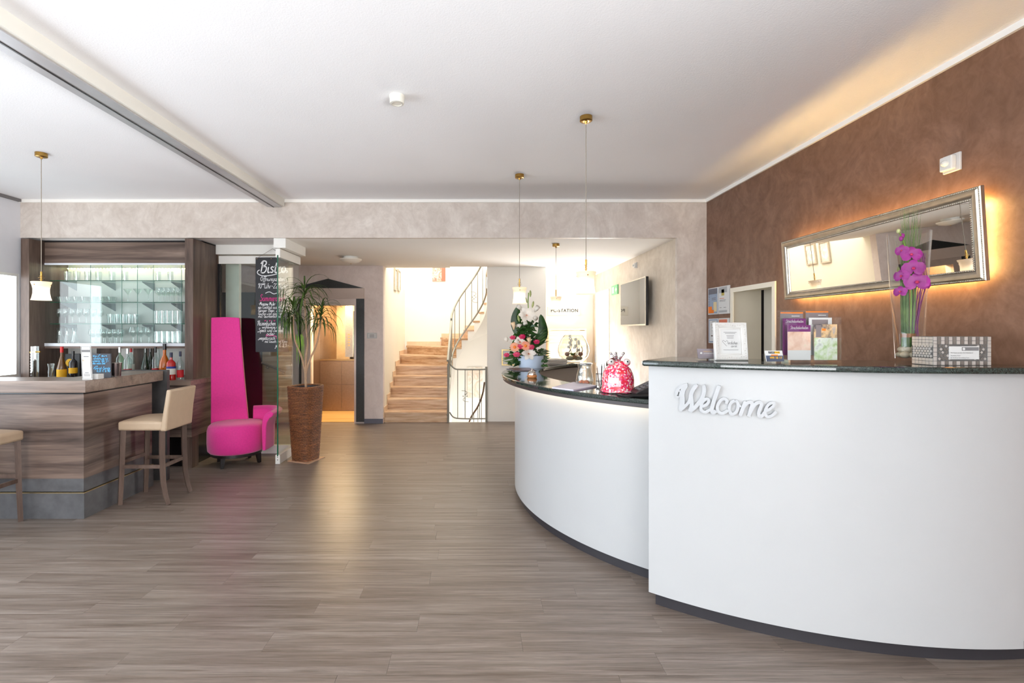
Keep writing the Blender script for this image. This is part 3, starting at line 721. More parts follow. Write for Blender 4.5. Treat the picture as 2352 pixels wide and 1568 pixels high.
# pictures on the stair walls
def abstract(name, cols, scale, dist=1.5):
    t = NT(name); v = t.coord((1, 1, 1)); n = t.noise(v, scale, 4, 0.6, dist)
    t.prin(t.ramp(n, [(0.3 + 0.4 * i / (len(cols) - 1), c) for i, c in enumerate(cols)], 'LINEAR'), 0.6); return t.m
def picture(name, label, x0, x1, yw, z0, z1, fm, am, bw=0.02, dep=0.025):
    t = thing(name, label, 'picture', ((x0 + x1) / 2, yw, z0))
    if bw:
        f = B(); f.box(x0, x1, yw - dep, yw - 0.001, z0, z0 + bw); f.box(x0, x1, yw - dep, yw - 0.001, z1 - bw, z1); f.box(x0, x0 + bw, yw - dep, yw - 0.001, z0 + bw, z1 - bw); f.box(x1 - bw, x1, yw - dep, yw - 0.001, z0 + bw, z1 - bw)
        f.build('frame', fm, t, True)
    B().box(x0 + bw, x1 - bw, yw - dep * 0.7, yw - 0.001, z0 + bw, z1 - bw).build('canvas', am, t, True); return t
MA1 = abstract('rust_abstract', [C(240, 236, 226), C(214, 200, 186), C(150, 104, 86), C(240, 236, 228)], 7)
MA2 = abstract('pale_abstract', [C(248, 244, 236), C(240, 234, 222), C(222, 206, 188), C(248, 246, 240)], 4)
p = picture('wall_picture', 'square rust and white abstract picture high on the stair wall', PX(993, 10.05), PX(1023, 10.05), YB, PZ(645, 10.05), PZ(614, 10.05), MTRs, MA1, 0.0)
B().box(PX(1014, 10.05), PX(1023, 10.05), YB - 0.02, YB - 0.0175, PZ(645, 10.05), PZ(614, 10.05)).build('rust_band', plain('rust_paint', C(166, 112, 90), 0.6), p, True)
picture('wall_picture', 'tall pale floral picture seen through the guard rail of the stairs', -0.19, 0.12, YB, 0.08, 0.72, MTRs, MA2, 0.0)
picture('wall_picture', 'small gold framed picture on white wall behind the flower arrangement', PX(1152, 7.9), PX(1196, 7.9), 7.9, PZ(839, 7.9), PZ(802, 7.9), MGOLD, MPAP, 0.022)
for k, (ya, yb_) in enumerate(((8.75, 9.0), (9.1, 9.38))):
    t = thing('wall_picture', ['silver framed picture nearer the camera on the left stair wall', 'silver framed picture farther up on the left stair wall'][k], 'picture', (-1.50, ya, 2.24))
    f = B(); z0, z1 = 2.22 + 0.02 * k, 2.62 + 0.02 * k
    f.box(-1.502, -1.475, ya, yb_, z0, z0 + 0.025); f.box(-1.502, -1.475, ya, yb_, z1 - 0.025, z1); f.box(-1.502, -1.475, ya, ya + 0.025, z0 + 0.025, z1 - 0.025); f.box(-1.502, -1.475, yb_ - 0.025, yb_, z0 + 0.025, z1 - 0.025)
    f.build('frame', MSIL, t, True); B().box(-1.502, -1.488, ya + 0.025, yb_ - 0.025, z0 + 0.025, z1 - 0.025).build('canvas', MA2, t, True)

# ------------------------------------------------------------------ reception counters (concentric arcs)
RC = (2.30, 4.36); rad = math.radians
low = thing('reception_counter', 'low curved white reception counter with dark granite top', 'counter', (0.36, 4.36, 0))
A0, A1 = rad(124), rad(231.7)
ptop = rad(231.75)
B().arc(*RC, 1.72, 2.075, rad(122), ptop, 1.072, 1.10, 90).build('granite_top', MGR, low, True, bevel=0.008)
B().arc(*RC, 1.85, 2.06, rad(123), ptop, 1.048, 1.072, 90).build('light_profile', plain('dark_profile', C(62, 54, 54), 0.4), low, True)
B().arc(*RC, 1.91, 1.95, A0, A1, 0.07, 1.048, 90).build('front_panel', MCW, low, True, smooth=True)
B().arc(*RC, 1.86, 1.92, A0, A1, 0.0, 0.07, 90).build('plinth', MDK, low, True, smooth=True)
B().arc(*RC, 1.82, 1.86, A0, A1, 0.03, 1.048, 90).build('inner_panel', MCG, low, True, smooth=True)
B().arc(*RC, 1.40, 1.82, rad(140), ptop, 0.72, 0.75, 80).build('desk_shelf', MCG, low, True)
# warm light strip hidden under the granite edge
B().arc(*RC, 1.985, 1.995, rad(125), rad(232), 1.044, 1.0478, 80).build('light_strip', emit('warm_strip', (1.0, 0.80, 0.54, 1), 16.0), low, True)
high = thing('reception_counter', 'tall curved white reception counter carrying Welcome lettering', 'counter', (1.8, 2.25, 0))
H0, H1 = rad(231.8), rad(273.6)
B().arc(*RC, 1.76, 2.255, rad(231.2), rad(276.2), 1.305, 1.335, 60).build('granite_top', MGR, high, True, bevel=0.01)
B().arc(*RC, 1.88, 2.21, H0, H1, 0.078, 1.305, 60).build('front_panel', MCW, high, True, smooth=True)
B().arc(*RC, 1.90, 2.165, rad(232.4), rad(276.2), 0.0, 0.078, 60).build('plinth', MDK, high, True, smooth=True)
B().arc(*RC, 1.90, 2.17, rad(273.65), rad(276.3), 0.085, 1.305, 6).build('end_panel', MCW, high, True, smooth=True)
# Welcome lettering on the tall counter
def on_counter(px_, py_, r=2.21):
    t = (px_ - 1095) / F
    a = 1 + t * t; bq = -2 * (RC[0] * t + RC[1]); c = RC[0] ** 2 + RC[1] ** 2 - r * r
    Yv = (-bq - math.sqrt(bq * bq - 4 * a * c)) / (2 * a)
    return math.atan2(Yv - RC[1], Yv * t - RC[0]), PZ(py_, Yv)
wel = thing('welcome_sign', 'raised white script word Welcome on the tall counter front', 'sign', (1.1, 2.5, 1.1))
WS = [
 ('letter_w', [([(262, 470), (285, 445), (285, 405), (250, 395), (212, 440), (205, 485), (240, 510), (290, 480)], 16), ([(205, 470), (225, 390), (280, 325), (360, 285), (425, 275)], 30),
   ([(400, 275), (345, 360), (320, 460), (325, 560), (320, 660), (285, 760)], 46), ([(275, 770), (360, 700), (450, 600), (500, 450), (560, 330), (610, 275)], 30),
   ([(590, 285), (520, 380), (490, 480), (500, 600), (500, 700), (465, 785)], 40), ([(460, 785), (550, 720), (640, 620), (710, 520), (740, 400), (735, 320), (715, 290)], 38)]),
 ('letter_e', [([(650, 680), (730, 680), (800, 640), (830, 580), (790, 545), (730, 580), (690, 650), (680, 730), (710, 785), (770, 795), (840, 760), (880, 730)], 30)]),
 ('letter_l', [([(1028, 290), (975, 440), (920, 600), (890, 720), (895, 790), (930, 800), (965, 770)], 38)]),
 ('letter_c', [([(1160, 640), (1175, 590), (1140, 548), (1080, 555), (1020, 620), (990, 710), (1010, 785), (1070, 820), (1140, 800), (1195, 760)], 30)]),
 ('letter_o', [([(1330, 585), (1270, 605), (1225, 680), (1225, 780), (1270, 835), (1330, 815), (1375, 750), (1385, 660), (1365, 600), (1330, 585)], 30), ([(1385, 640), (1420, 680), (1450, 690)], 20)]),
 ('letter_m', [([(1525, 590), (1490, 690), (1455, 780), (1425, 870)], 34), ([(1440, 830), (1500, 690), (1570, 620), (1640, 610), (1650, 660), (1620, 770), (1588, 880)], 34), ([(1600, 840), (1660, 720), (1720, 640), (1800, 610), (1830, 660), (1790, 770), (1780, 840), (1810, 880), (1860, 850), (1890, 800)], 34)]),
 ('letter_e', [([(1890, 780), (1980, 745), (2050, 690), (2075, 640), (2030, 620), (1960, 660), (1905, 760), (1905, 840), (1950, 885), (2020, 870), (2080, 820), (2110, 785)], 28)]),
]
q = 0
for nm, strokes in WS:
    b = B()
    for pts, hw in strokes:
        q += 1; P2 = catmull(pts, 6); n_ = len(P2); vs_ = []; fs_ = []
        rf = 2.226 + 0.0003 * (q % 9)
        for j, p2 in enumerate(P2):
            a, c = P2[max(j - 1, 0)], P2[min(j + 1, n_ - 1)]; d = Vector((c[0] - a[0], c[1] - a[1])).normalized()
            w_ = hw * (0.72 if j in (0, n_ - 1) else 1.0)
            for sg in (1, -1):
                qx, qy = p2[0] - d.y * w_ * sg, p2[1] + d.x * w_ * sg
                an, z = on_counter(1530 + qx / 8.4, 850 + qy / 8.4)
                for r in (rf, 2.2105): vs_.append((RC[0] + r * math.cos(an), RC[1] + r * math.sin(an), z))
        for j in range(n_ - 1):
            k = 4 * j; fs_ += [(k, k + 2, k + 6, k + 4), (k, k + 4, k + 5, k + 1), (k + 2, k + 3, k + 7, k + 6), (k + 1, k + 5, k + 7, k + 3)]
        fs_ += [(0, 1, 3, 2), (4 * n_ - 4, 4 * n_ - 2, 4 * n_ - 1, 4 * n_ - 3)]
        b.add(vs_, fs_)
    b.build(nm, plain('white_letter', C(180, 182, 184), 0.4, var=0.01) if nm == 'letter_w' else bpy.data.materials['white_letter'], wel, True)

# ------------------------------------------------------------------ bar
bar = thing('bar_counter', 'walnut bar counter with slate base in front of the glass shelves', 'bar counter', (-3.9, 4.3, 0))
BX, BY = -3.126, 3.845
tp = [(XL + 0.02, BY), (-3.114, BY), (-3.114, 4.80), (-3.47, 4.80), (-3.47, 4.16), (XL + 0.02, 4.16)]
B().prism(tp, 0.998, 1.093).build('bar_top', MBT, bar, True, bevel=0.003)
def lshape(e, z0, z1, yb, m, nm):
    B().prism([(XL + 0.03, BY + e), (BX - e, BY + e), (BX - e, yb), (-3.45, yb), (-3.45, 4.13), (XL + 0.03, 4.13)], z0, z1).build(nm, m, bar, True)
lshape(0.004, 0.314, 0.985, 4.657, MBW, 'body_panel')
lshape(0.02, 0.985, 0.998, 4.657, MBLK, 'shadow_gap')
lshape(0.006, 0.21, 0.314, 4.657, MSL, 'slate_band')
lshape(-0.010, 0.0, 0.202, 4.657, MSL, 'slate_base')
lshape(-0.012, 0.202, 0.207, 4.657, MGOLD, 'brass_strip')
B().box(-3.6, -3.088, 4.82, 4.86, 0, 1.098).build('end_panel', MSLd, bar, True)
# back bar
bb = thing('back_bar', 'walnut back bar with glass shelves behind sliding glass doors', 'bar cabinet', (-4.1, 5.6, 0))
BL = -5.06; IL, IR, IY0, IY1 = -5.03, -3.24, 5.58, 5.88
B().box(BL, -3.08, 5.20, 5.90, 0.90, 0.95).build('counter_top', MBT, bb, True)
B().box(BL, -3.08, 5.22, 5.88, 0.34, 0.899).build('base_panel', MBW, bb, True)
B().box(BL, -3.14, 5.32, 5.88, 0.0, 0.339).build('plinth', MBLK, bb, True)
B().box(-3.17, -3.085, 5.24, 5.36, 0.0, 0.338).build('foot', MBV, bb, True)
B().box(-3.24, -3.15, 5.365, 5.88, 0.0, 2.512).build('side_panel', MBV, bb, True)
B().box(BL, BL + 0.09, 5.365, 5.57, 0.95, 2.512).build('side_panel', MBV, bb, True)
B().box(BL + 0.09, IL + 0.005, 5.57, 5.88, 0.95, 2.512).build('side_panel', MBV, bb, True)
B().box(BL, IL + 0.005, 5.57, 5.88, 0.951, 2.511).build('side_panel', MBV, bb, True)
B().box(BL + 0.09, -3.24, 5.56, 5.585, 2.267, 2.505).build('header_panel', MBW, bb, True)
B().box(BL + 0.03, -3.15, 5.555, 5.88, 2.506, 2.522).build('black_top', MBLK, bb, True)
B().box(IL + 0.005, IR, 5.88, 5.9, 0.951, 2.505).build('back_wall', plain('white_back_panel', C(232, 232, 228), 0.5, var=0.01), bb, True)
B().box(IL + 0.005, IR, 5.56, 5.879, 1.285, 1.31).build('cabinet_floor', MBW, bb, True)
for k, (xa, xb) in enumerate(((95, 148), (222, 270), (306, 352))):
    B().box(PX(xa, 5.86), PX(xb, 5.86), 5.86, 5.879, 0.951, 1.284).build('back_strip', MBV, bb, True)
MAL = plain('white_aluminium', C(226, 230, 236), 0.3)
B().box(IL + 0.005, IR, 5.555, 5.579, 1.311, 1.345).build('door_track', MAL, bb, True); B().box(IL + 0.005, IR, 5.555, 5.58, 2.245, 2.266).build('door_track', MAL, bb, True)
for k, (xa, xb, yy) in enumerate(((97, 281, 5.562), (207, 352, 5.572), (316, 418, 5.562))):
    d_ = B().box(PX(xa, 5.57), PX(xb, 5.57), yy, yy + 0.005, 1.346, 2.244).build('sliding_door', MGLd, bb, True)
    e_ = B(); e_.box(PX(xa, 5.57), PX(xa, 5.57) + 0.003, yy - 0.0005, yy + 0.0055, 1.346, 2.244); e_.box(PX(xb, 5.57) - 0.003, PX(xb, 5.57), yy - 0.0005, yy + 0.0055, 1.346, 2.244)
    e_.build('door_edge', plain('glass_edge_grey', C(110, 150, 140), 0.3) if k == 0 else bpy.data.materials['glass_edge_grey'], d_, True)
SH = [1.33, 1.572, 1.823, 2.075]
for z in SH[1:]:
    sh = B().box(IL + 0.01, IR - 0.005, 5.63, 5.876, z - 0.008, z).build('glass_shelf', MGLs, bb, True)
    B().box(IL + 0.01, IR - 0.005, 5.6285, 5.63, z - 0.008, z).build('shelf_edge', bpy.data.materials['green_glass_edge'], sh, True)
    for xa in (175, 264, 354, 418):
        xx = PX(xa, 5.87)
        B().prism([(5.878, z - 0.01), (5.66, z - 0.01), (5.66, z - 0.018), (5.878, z - 0.10)], xx - 0.003, xx + 0.003, 'yz').build('bracket', plain('grey_bracket', C(142, 152, 158), 0.4, 0.2) if 'grey_bracket' not in bpy.data.materials else bpy.data.materials['grey_bracket'], sh, True)
B().box(IL + 0.005, IR, 5.87, 5.879, 1.311, 1.33).build('cabinet_rail', MWM, bb, True)
leds = {0: B(), 1: B(), 2: B()}
n = 44
for k in range(n):
    xx = IL + 0.05 + (IR - IL - 0.1) * k / (n - 1); leds[random.choice((0, 0, 1, 2))].ball((xx, 5.845, 2.238), 0.0075, 6, 4)
for k in range(12): leds[random.choice((1, 1, 2))].ball((IL + 0.025, 5.86, 2.22 - 0.036 * k), 0.0075, 6, 4)
for k, m in ((0, MLEDw), (1, MLEDy), (2, MLEDg)): leds[k].build('led_strip', m, bb, True)
stripe = B().box(IL + 0.02, IR - 0.02, 5.855, 5.875, 2.243, 2.246).build('led_channel', MWM, bb, True)
lb_ = area('shelf_light', (-4.2, 5.74, 2.24), (0, 0, 0), 1.5, 0.12, 1.9, (1.0, 0.97, 0.86))

# glasses on the shelves
def glass_proto(kind):
    if kind == 'tumbler': pr = [(0.0, 0.004), (0.028, 0.004), (0.028, 0.0), (0.030, 0.0), (0.037, 0.11), (0.035, 0.11), (0.028, 0.012), (0.0, 0.012)]
    elif kind == 'highball': pr = [(0.0, 0.0), (0.030, 0.0), (0.033, 0.15), (0.031, 0.15), (0.028, 0.012), (0.0, 0.012)]
    elif kind == 'bowl': pr = [(0.0, 0.0), (0.025, 0.0), (0.032, 0.02), (0.046, 0.065), (0.044, 0.065), (0.030, 0.022), (0.0, 0.008)]
    elif kind == 'martini': pr = [(0.0, 0.0), (0.036, 0.001), (0.034, 0.004), (0.005, 0.009), (0.0035, 0.085), (0.008, 0.092), (0.052, 0.158), (0.050, 0.158), (0.0, 0.094)]
    elif kind == 'wine': pr = [(0.0, 0.0), (0.034, 0.001), (0.032, 0.004), (0.005, 0.009), (0.0035, 0.075), (0.012, 0.082), (0.034, 0.105), (0.038, 0.13), (0.031, 0.175), (0.0295, 0.175), (0.036, 0.13), (0.0, 0.084)]
    elif kind == 'balloon': pr = [(0.0, 0.0), (0.036, 0.001), (0.034, 0.004), (0.005, 0.009), (0.0035, 0.08), (0.014, 0.088), (0.046, 0.12), (0.05, 0.145), (0.04, 0.2), (0.038, 0.2), (0.048, 0.145), (0.0, 0.09)]
    elif kind == 'carafe': pr = [(0.0, 0.0), (0.042, 0.0), (0.046, 0.03), (0.024, 0.12), (0.022, 0.15), (0.032, 0.19), (0.03, 0.19), (0.02, 0.15), (0.04, 0.03), (0.0, 0.01)]
    return B().lathe(pr, 16, cap=False)
GN = {'tumbler': 'tumbler', 'highball': 'highball_glass', 'bowl': 'dessert_bowl', 'martini': 'martini_glass', 'wine': 'wine_glass', 'balloon': 'balloon_glass', 'carafe': 'glass_carafe'}
protos = {}
def put_glasses(kind, xs, shelf, label, rows=1, dy=0.085, y0=5.70):
    for r in range(rows):
        for x in xs:
            Yv = y0 + dy * r
            loc = (PX(x, Yv) + (0.02 if r else 0), Yv, SH[shelf] + 0.001)
            if kind not in protos:
                o = glass_proto(kind).build(GN[kind], MGV, None, smooth=True); protos[kind] = o
            else:
                o = bpy.data.objects.new(GN[kind], protos[kind].data); COL.objects.link(o)
            o.location = loc; tag(o, label, GN[kind].split('_')[-1] if kind not in ('bowl', 'tumbler') else ('bowl' if kind == 'bowl' else 'glass'), label.split(' on ')[0] + ' on ' + label.split(' on ')[1])
            if kind == 'carafe': o['category'] = 'carafe'
put_glasses('tumbler', (155, 177, 202, 227, 258, 288, 363, 392), 3, 'clear flared tumbler on the top glass shelf of the back bar')
put_glasses('bowl', (126, 142, 158, 176, 194, 216, 236, 256), 2, 'small clear bowl on the second glass shelf from the top', 2)
put_glasses('martini', (294, 317, 341), 2, 'wide martini glass on the second glass shelf from the top', 1, y0=5.72)
put_glasses('wine', (365, 376, 387, 398, 409), 2, 'stemmed wine glass on the second glass shelf beside the martini glasses', 2)
put_glasses('wine', (122, 136, 150, 166, 182, 198, 214, 230), 1, 'stemmed wine glass on the third glass shelf of the back bar', 1, y0=5.72)
put_glasses('tumbler', (254, 268, 282, 296, 310), 1, 'clear tumbler on the third glass shelf in a dense cluster', 2)
put_glasses('highball', (361, 373, 385, 397, 409), 1, 'straight highball glass on the third glass shelf near the walnut panel', 2)
put_glasses('carafe', (120, 137, 154, 171), 0, 'narrow necked glass carafe on the lowest shelf of the back bar', 1, y0=5.72)
put_glasses('wine', (212, 225, 238, 251, 264, 277), 0, 'stemmed wine glass on the lowest shelf of the back bar', 2)
put_glasses('balloon', (306, 324, 342), 0, 'large balloon wine glass on the lowest shelf of the back bar', 1, y0=5.72)
put_glasses('highball', (360, 372, 384, 396, 408), 0, 'straight highball glass on the lowest shelf of the back bar', 2)

# ------------------------------------------------------------------ bottles and bar things
def gm(name, col, rough=0.08, k=1.2, tint=None): return thin_glass(name, tint or col, k, 0.04)
MBG = plain('green_bottle_glass', C(22, 40, 22), 0.08, spec=0.7)
MBD = plain('dark_bottle_glass', C(22, 18, 22), 0.08, spec=0.7)
MBA = plain('amber_liquor', C(190, 96, 18), 0.08, spec=0.7)
MBR = plain('red_liquor', C(176, 16, 14), 0.08, spec=0.7)
MBY = plain('brown_liquor', C(104, 66, 18), 0.08, spec=0.7)
MBC = thin_glass('clear_bottle_glass', (0.86, 0.93, 0.92, 1), 1.4, 0.06)
MBP = thin_glass('pale_green_bottle_glass', (0.62, 0.80, 0.66, 1), 1.4, 0.06)
MRED = plain('red_cap', C(206, 24, 26), 0.35); MBLUE = plain('dark_blue_cap', C(30, 34, 66), 0.35); MYEL = plain('yellow_label', C(232, 178, 32), 0.6)
MLW = plain('white_label', C(226, 224, 214), 0.6); MLR = plain('red_label', C(190, 24, 34), 0.6); MLB = plain('black_label', C(34, 34, 36), 0.5); MSC = plain('silver_cap', C(205, 205, 205), 0.3, 0.6)
def bottle(label, x, Yv, z0, h, r, glass, cap, lab, shape='tall', neck=0.32, lz=(0.12, 0.42)):
    t = thing('bottle', label, 'bottle', (PX(x, Yv), Yv, z0), group='bottles on the back bar')
    bh = h * (1 - neck); cr = r * 0.30
    if shape == 'round': pr = [(0, 0), (r * 0.7, 0), (r * 0.95, bh * 0.2), (r, bh * 0.5), (r * 0.8, bh * 0.8), (cr, bh * 1.05), (cr, h * 0.9), (0, h * 0.9)]
    elif shape == 'cone': pr = [(0, 0), (r, 0.0), (r, bh * 0.55), (r * 0.75, bh * 0.8), (cr, bh * 1.25), (cr, h * 0.92), (0, h * 0.92)]
    else: pr = [(0, 0), (r, 0.0), (r, bh * 0.92), (r * 0.8, bh * 1.0), (cr, bh * 1.12), (cr, h * 0.92), (0, h * 0.92)]
    B().lathe(pr, 16, cap=False).build('glass_body', glass, t, smooth=True)
    B().lathe([(cr * 1.15, h * 0.82), (cr * 1.15, h), (cr * 1.0, h)], 12).build('cap', cap, t, smooth=True)
    if lab: B().lathe([(r * 1.012, h * lz[0]), (r * 1.012, h * lz[1])], 16, cap=False).build('label', lab, t, smooth=True)
    return t
ZB = 0.951
bottle('brown liqueur bottle with red cap and yellow label on back bar', 142, 5.40, ZB, 0.36, 0.046, MBY, MRED, MYEL, 'cone', 0.42, (0.05, 0.3))
bottle('dark bottle with black cap and slanted label beside the yellow label bottle', 168, 5.42, ZB, 0.31, 0.04, MBD, MBLK, MYEL, 'tall', 0.36, (0.2, 0.4))
bottle('pale green bottle with white cap behind the steel tumbler', 275, 5.55, ZB, 0.35, 0.040, MBP, MSC, None)
bottle('clear bottle with white cap and pink label on back bar', 293, 5.52, ZB, 0.335, 0.042, MBC, MSC, MLR, 'tall', 0.36, (0.14, 0.3))
bottle('clear bottle with tall red cap on back bar', 301, 5.66, ZB, 0.35, 0.038, MBC, MRED, MLW)
bottle('dark green sloping bottle standing in front of the walnut strip', 334, 5.60, ZB, 0.345, 0.045, MBG, MBG, None, 'cone', 0.4)
bottle('dark green bottle close behind the other green bottle', 345, 5.70, ZB, 0.35, 0.044, MBG, MBD, None, 'cone', 0.4)
bottle('smoky clear bottle with dark cap and red white label', 357, 5.55, ZB, 0.35, 0.036, MBC, MBLK, MLR, 'tall', 0.36, (0.2, 0.3))
bottle('clear tall bottle with black cap behind the orange bottle', 364, 5.68, ZB, 0.40, 0.038, MBC, MBLK, MLW, 'cone', 0.4, (0.15, 0.3))
bottle('round orange liqueur bottle with black cap on back bar', 378, 5.52, ZB, 0.39, 0.056, MBA, MBLK, None, 'round', 0.36)
b_ = bottle('bright red aperitif bottle with blue white label at the counter end', 393, 5.30, ZB, 0.30, 0.045, MBR, MBLUE, MLW, 'tall', 0.34, (0.2, 0.42))
B().lathe([(0.0462, 0.125), (0.0462, 0.148)], 16, cap=False).build('blue_band', plain('blue_label', C(36, 52, 140), 0.5), b_, smooth=True)
bottle('slim clear bottle with red label next to the walnut side panel', 414, 5.34, ZB, 0.31, 0.034, MBC, MBLUE, MLR, 'tall', 0.36, (0.08, 0.34))
dk = thing('gift_box', 'small black gift box with yellow disc behind dark bottle', 'box', (PX(173, 5.6), 5.6, ZB))
B().box(-0.085, 0.085, -0.04, 0.04, 0, 0.27).build('carton', MLB, dk, bevel=0.003)
B().lathe([(0.045, 0), (0.045, 0.003), (0, 0.003)], 16).tf(Matrix.Translation((-0.03, -0.041, 0.17)) @ Matrix.Rotation(PI / 2, 4, 'X')).build('yellow_disc', MYEL, dk)
dt = thing('drink_tower', 'tall clear measuring tower with tap on the back bar', 'dispenser', (PX(80, 5.34), 5.34, ZB))
B().lathe([(0.055, 0), (0.055, 0.012), (0.036, 0.02), (0.036, 0.365), (0.033, 0.365), (0.033, 0.022)], 18, cap=False).build('glass_tube', MGV, dt, smooth=True)
tk = B()
for k in range(9): tk.box(-0.018, 0.004, -0.0385, -0.037, 0.05 + 0.03 * k, 0.054 + 0.03 * k)
tk.build('scale_mark', MSC, dt)
B().tube([(-0.05, 0, 0.30), (-0.03, 0, 0.302), (0.06, 0, 0.305)], 0.009, 8).build('tap', MBRASS, dt, smooth=True)
tag(B().lathe([(0, 0), (0.04, 0.0), (0.05, 0.012), (0.036, 0.02), (0.026, 0.12), (0.034, 0.17), (0.032, 0.17), (0.024, 0.12), (0, 0.025)], 18, (PX(117, 5.40), 5.40, ZB), cap=False).build('glass_pitcher', MGV, None, smooth=True), 'empty clear glass pitcher between tower and yellow label bottle', 'pitcher')
# on the bar top
ZT = 1.0935
fs = thing('flyer_stand', 'white upright flyer card standing on the bar corner', 'flyer', (PX(199, 3.93), 3.93, ZT))
w_ = 0.041
B().obox((0, 0, 0.14), (1, 0, 0), (0, -0.06, 1), (0, -1, -0.06), w_, 0.14, 0.002).build('card', MPAP, fs)
def onflyer(b, x0, x1, z0, z1): return b.obox(((x0 + x1) / 2, -0.0032 - 0.06 * ((z0 + z1) / 2 - 0.14) , (z0 + z1) / 2), (1, 0, 0), (0, -0.06, 1), (0, -1, -0.06), (x1 - x0) / 2, (z1 - z0) / 2, 0.0008)
onflyer(B(), -0.033, 0.033, 0.225, 0.243).build('banner', MINK, fs)
onflyer(B(), -0.031, 0.031, 0.10, 0.165).build('photo_print', abstract('lobby_photo', [C(120, 96, 80), C(206, 190, 170), C(236, 230, 220), C(150, 110, 90)], 18, 0.2), fs)
pr_ = B(); onflyer(pr_, -0.02, 0.02, 0.186, 0.192); onflyer(pr_, -0.014, 0.014, 0.055, 0.06); onflyer(pr_, -0.024, 0.024, 0.042, 0.046); onflyer(pr_, -0.024, 0.024, 0.03, 0.034); pr_.build('print', MINK, fs)
fl = B(); onflyer(fl, -0.037, -0.0355, 0.01, 0.27); onflyer(fl, 0.0355, 0.037, 0.01, 0.27); onflyer(fl, -0.037, 0.037, 0.0105, 0.012); onflyer(fl, -0.037, 0.037, 0.268, 0.27); fl.build('border_line', MINK, fs)
for k in range(6):
    tag(B().box(-0.04, 0.035, -0.03, 0.03, 0, 0.0065).build('beer_mat', MPAP, None), 'white square coaster in the small pile beside the flyer', 'coaster', 'coasters piled on the bar')
    o = bpy.data.objects['beer_mat' + ('' if k == 0 else '.%03d' % k)]; o.location = (PX(222, 4.0) + 0.002 * (k % 2), 4.0, ZT + 0.0068 * k)
cb = thing('chalkboard', 'small slate table board with blue handwriting on the bar', 'board', (PX(234, 4.1), 4.1, ZT))
wx0, wx1 = PX(212, 4.1), PX(254, 4.1); zz1 = PZ(812, 4.1)
B().box(wx0, wx1, 4.10, 4.112, ZT, zz1).build('slate', plain('slate_grey_board', C(66, 68, 76), 0.6), cb, True)
B().box(wx0 + 0.02, wx1 - 0.02, 4.112, 4.16, ZT, ZT + 0.012).build('foot', MDW, cb, True)
MBC_ = plain('blue_chalk', C(110, 190, 236), 0.9)
for txt, xa, xb, yb, cap in (('auf ein', 213, 246, 818.5, 5), ('Erfrischung an', 213, 248, 825, 5), ('unserer Bar für', 213, 250, 830.5, 5), ('die nette Zeit', 213, 242, 836, 5), ('Ein', 217, 225, 842.5, 5), ('Aperol-Spritz', 215, 253, 847.5, 5.5), ('0,2l € 6.90', 222, 253, 854, 5.5)):
    handwriting('lettering', txt, cap * 4.1 / F, 0.0035, MBC_, cb, (PX(xa, 4.1), 4.10, PZ(yb, 4.1)), (1, 0, 0), (0, 0, 1), fit=(xb - xa) * 4.1 / F)
tum = thing('steel_tumbler', 'dark steel shaker cup standing beside the small slate board', 'cup', (PX(266, 4.2), 4.2, ZT))
B().lathe([(0, 0.003), (0.036, 0.003), (0.037, 0.008), (0.043, 0.118), (0.0415, 0.118), (0.035, 0.012), (0, 0.012)], 22, cap=False).build('cup_body', plain('dark_steel', C(96, 84, 82), 0.25, 0.9), tum, smooth=True)
B().lathe([(0.0435, 0.116), (0.0445, 0.121), (0.042, 0.121)], 22, cap=False).build('rim', MMET, tum, smooth=True)
B().lathe([(0, 0), (0.036, 0), (0.0375, 0.006)], 22, cap=False).build('base_ring', MMET, tum, smooth=True)

# ------------------------------------------------------------------ bar stools
st = thing('bar_stool', 'cream leather bar stool at the side of the walnut bar', 'bar stool', (-2.87, 4.31, 0), group='bar stools')
def cushion(x0, x1, y0, y1, z0, z1, dome):
    b = B(); n = 8; vs_, fs_ = [], []
    for i in range(n + 1):
        for j in range(n + 1):
            u, v = i / n, j / n; vs_.append((x0 + (x1 - x0) * u, y0 + (y1 - y0) * v, z1 + dome * (math.sin(PI * u) * math.sin(PI * v)) ** 0.6))
    N = (n + 1) ** 2
    for i in range(n + 1):
        for j in range(n + 1): vs_.append((x0 + (x1 - x0) * i / n, y0 + (y1 - y0) * j / n, z0))
    idx = lambda i, j, o=0: o + i * (n + 1) + j
    for i in range(n):
        for j in range(n):
            fs_ += [(idx(i, j), idx(i + 1, j), idx(i + 1, j + 1), idx(i, j + 1)), (idx(i, j, N), idx(i, j + 1, N), idx(i + 1, j + 1, N), idx(i + 1, j, N))]
    for i in range(n):
        fs_ += [(idx(i, 0), idx(i, 0, N), idx(i + 1, 0, N), idx(i + 1, 0)), (idx(i, n), idx(i + 1, n), idx(i + 1, n, N), idx(i, n, N)), (idx(0, i), idx(0, i + 1), idx(0, i + 1, N), idx(0, i, N)), (idx(n, i), idx(n, i, N), idx(n, i + 1, N), idx(n, i + 1))]
    return b.add(vs_, fs_)
cushion(-0.195, 0.185, -0.19, 0.19, 0.637, 0.715, 0.028).build('seat', MCR, st, smooth=True, bevel=0.018, seg=3)
bk = B(); prof = [(0.165, 0.632), (0.222, 0.632), (0.236, 0.80), (0.262, 0.985), (0.222, 0.988), (0.192, 0.80)]
bk.prism(prof, -0.19, 0.19, 'xz'); bk.build('backrest', MCR, st, smooth=True, bevel=0.014, seg=3)
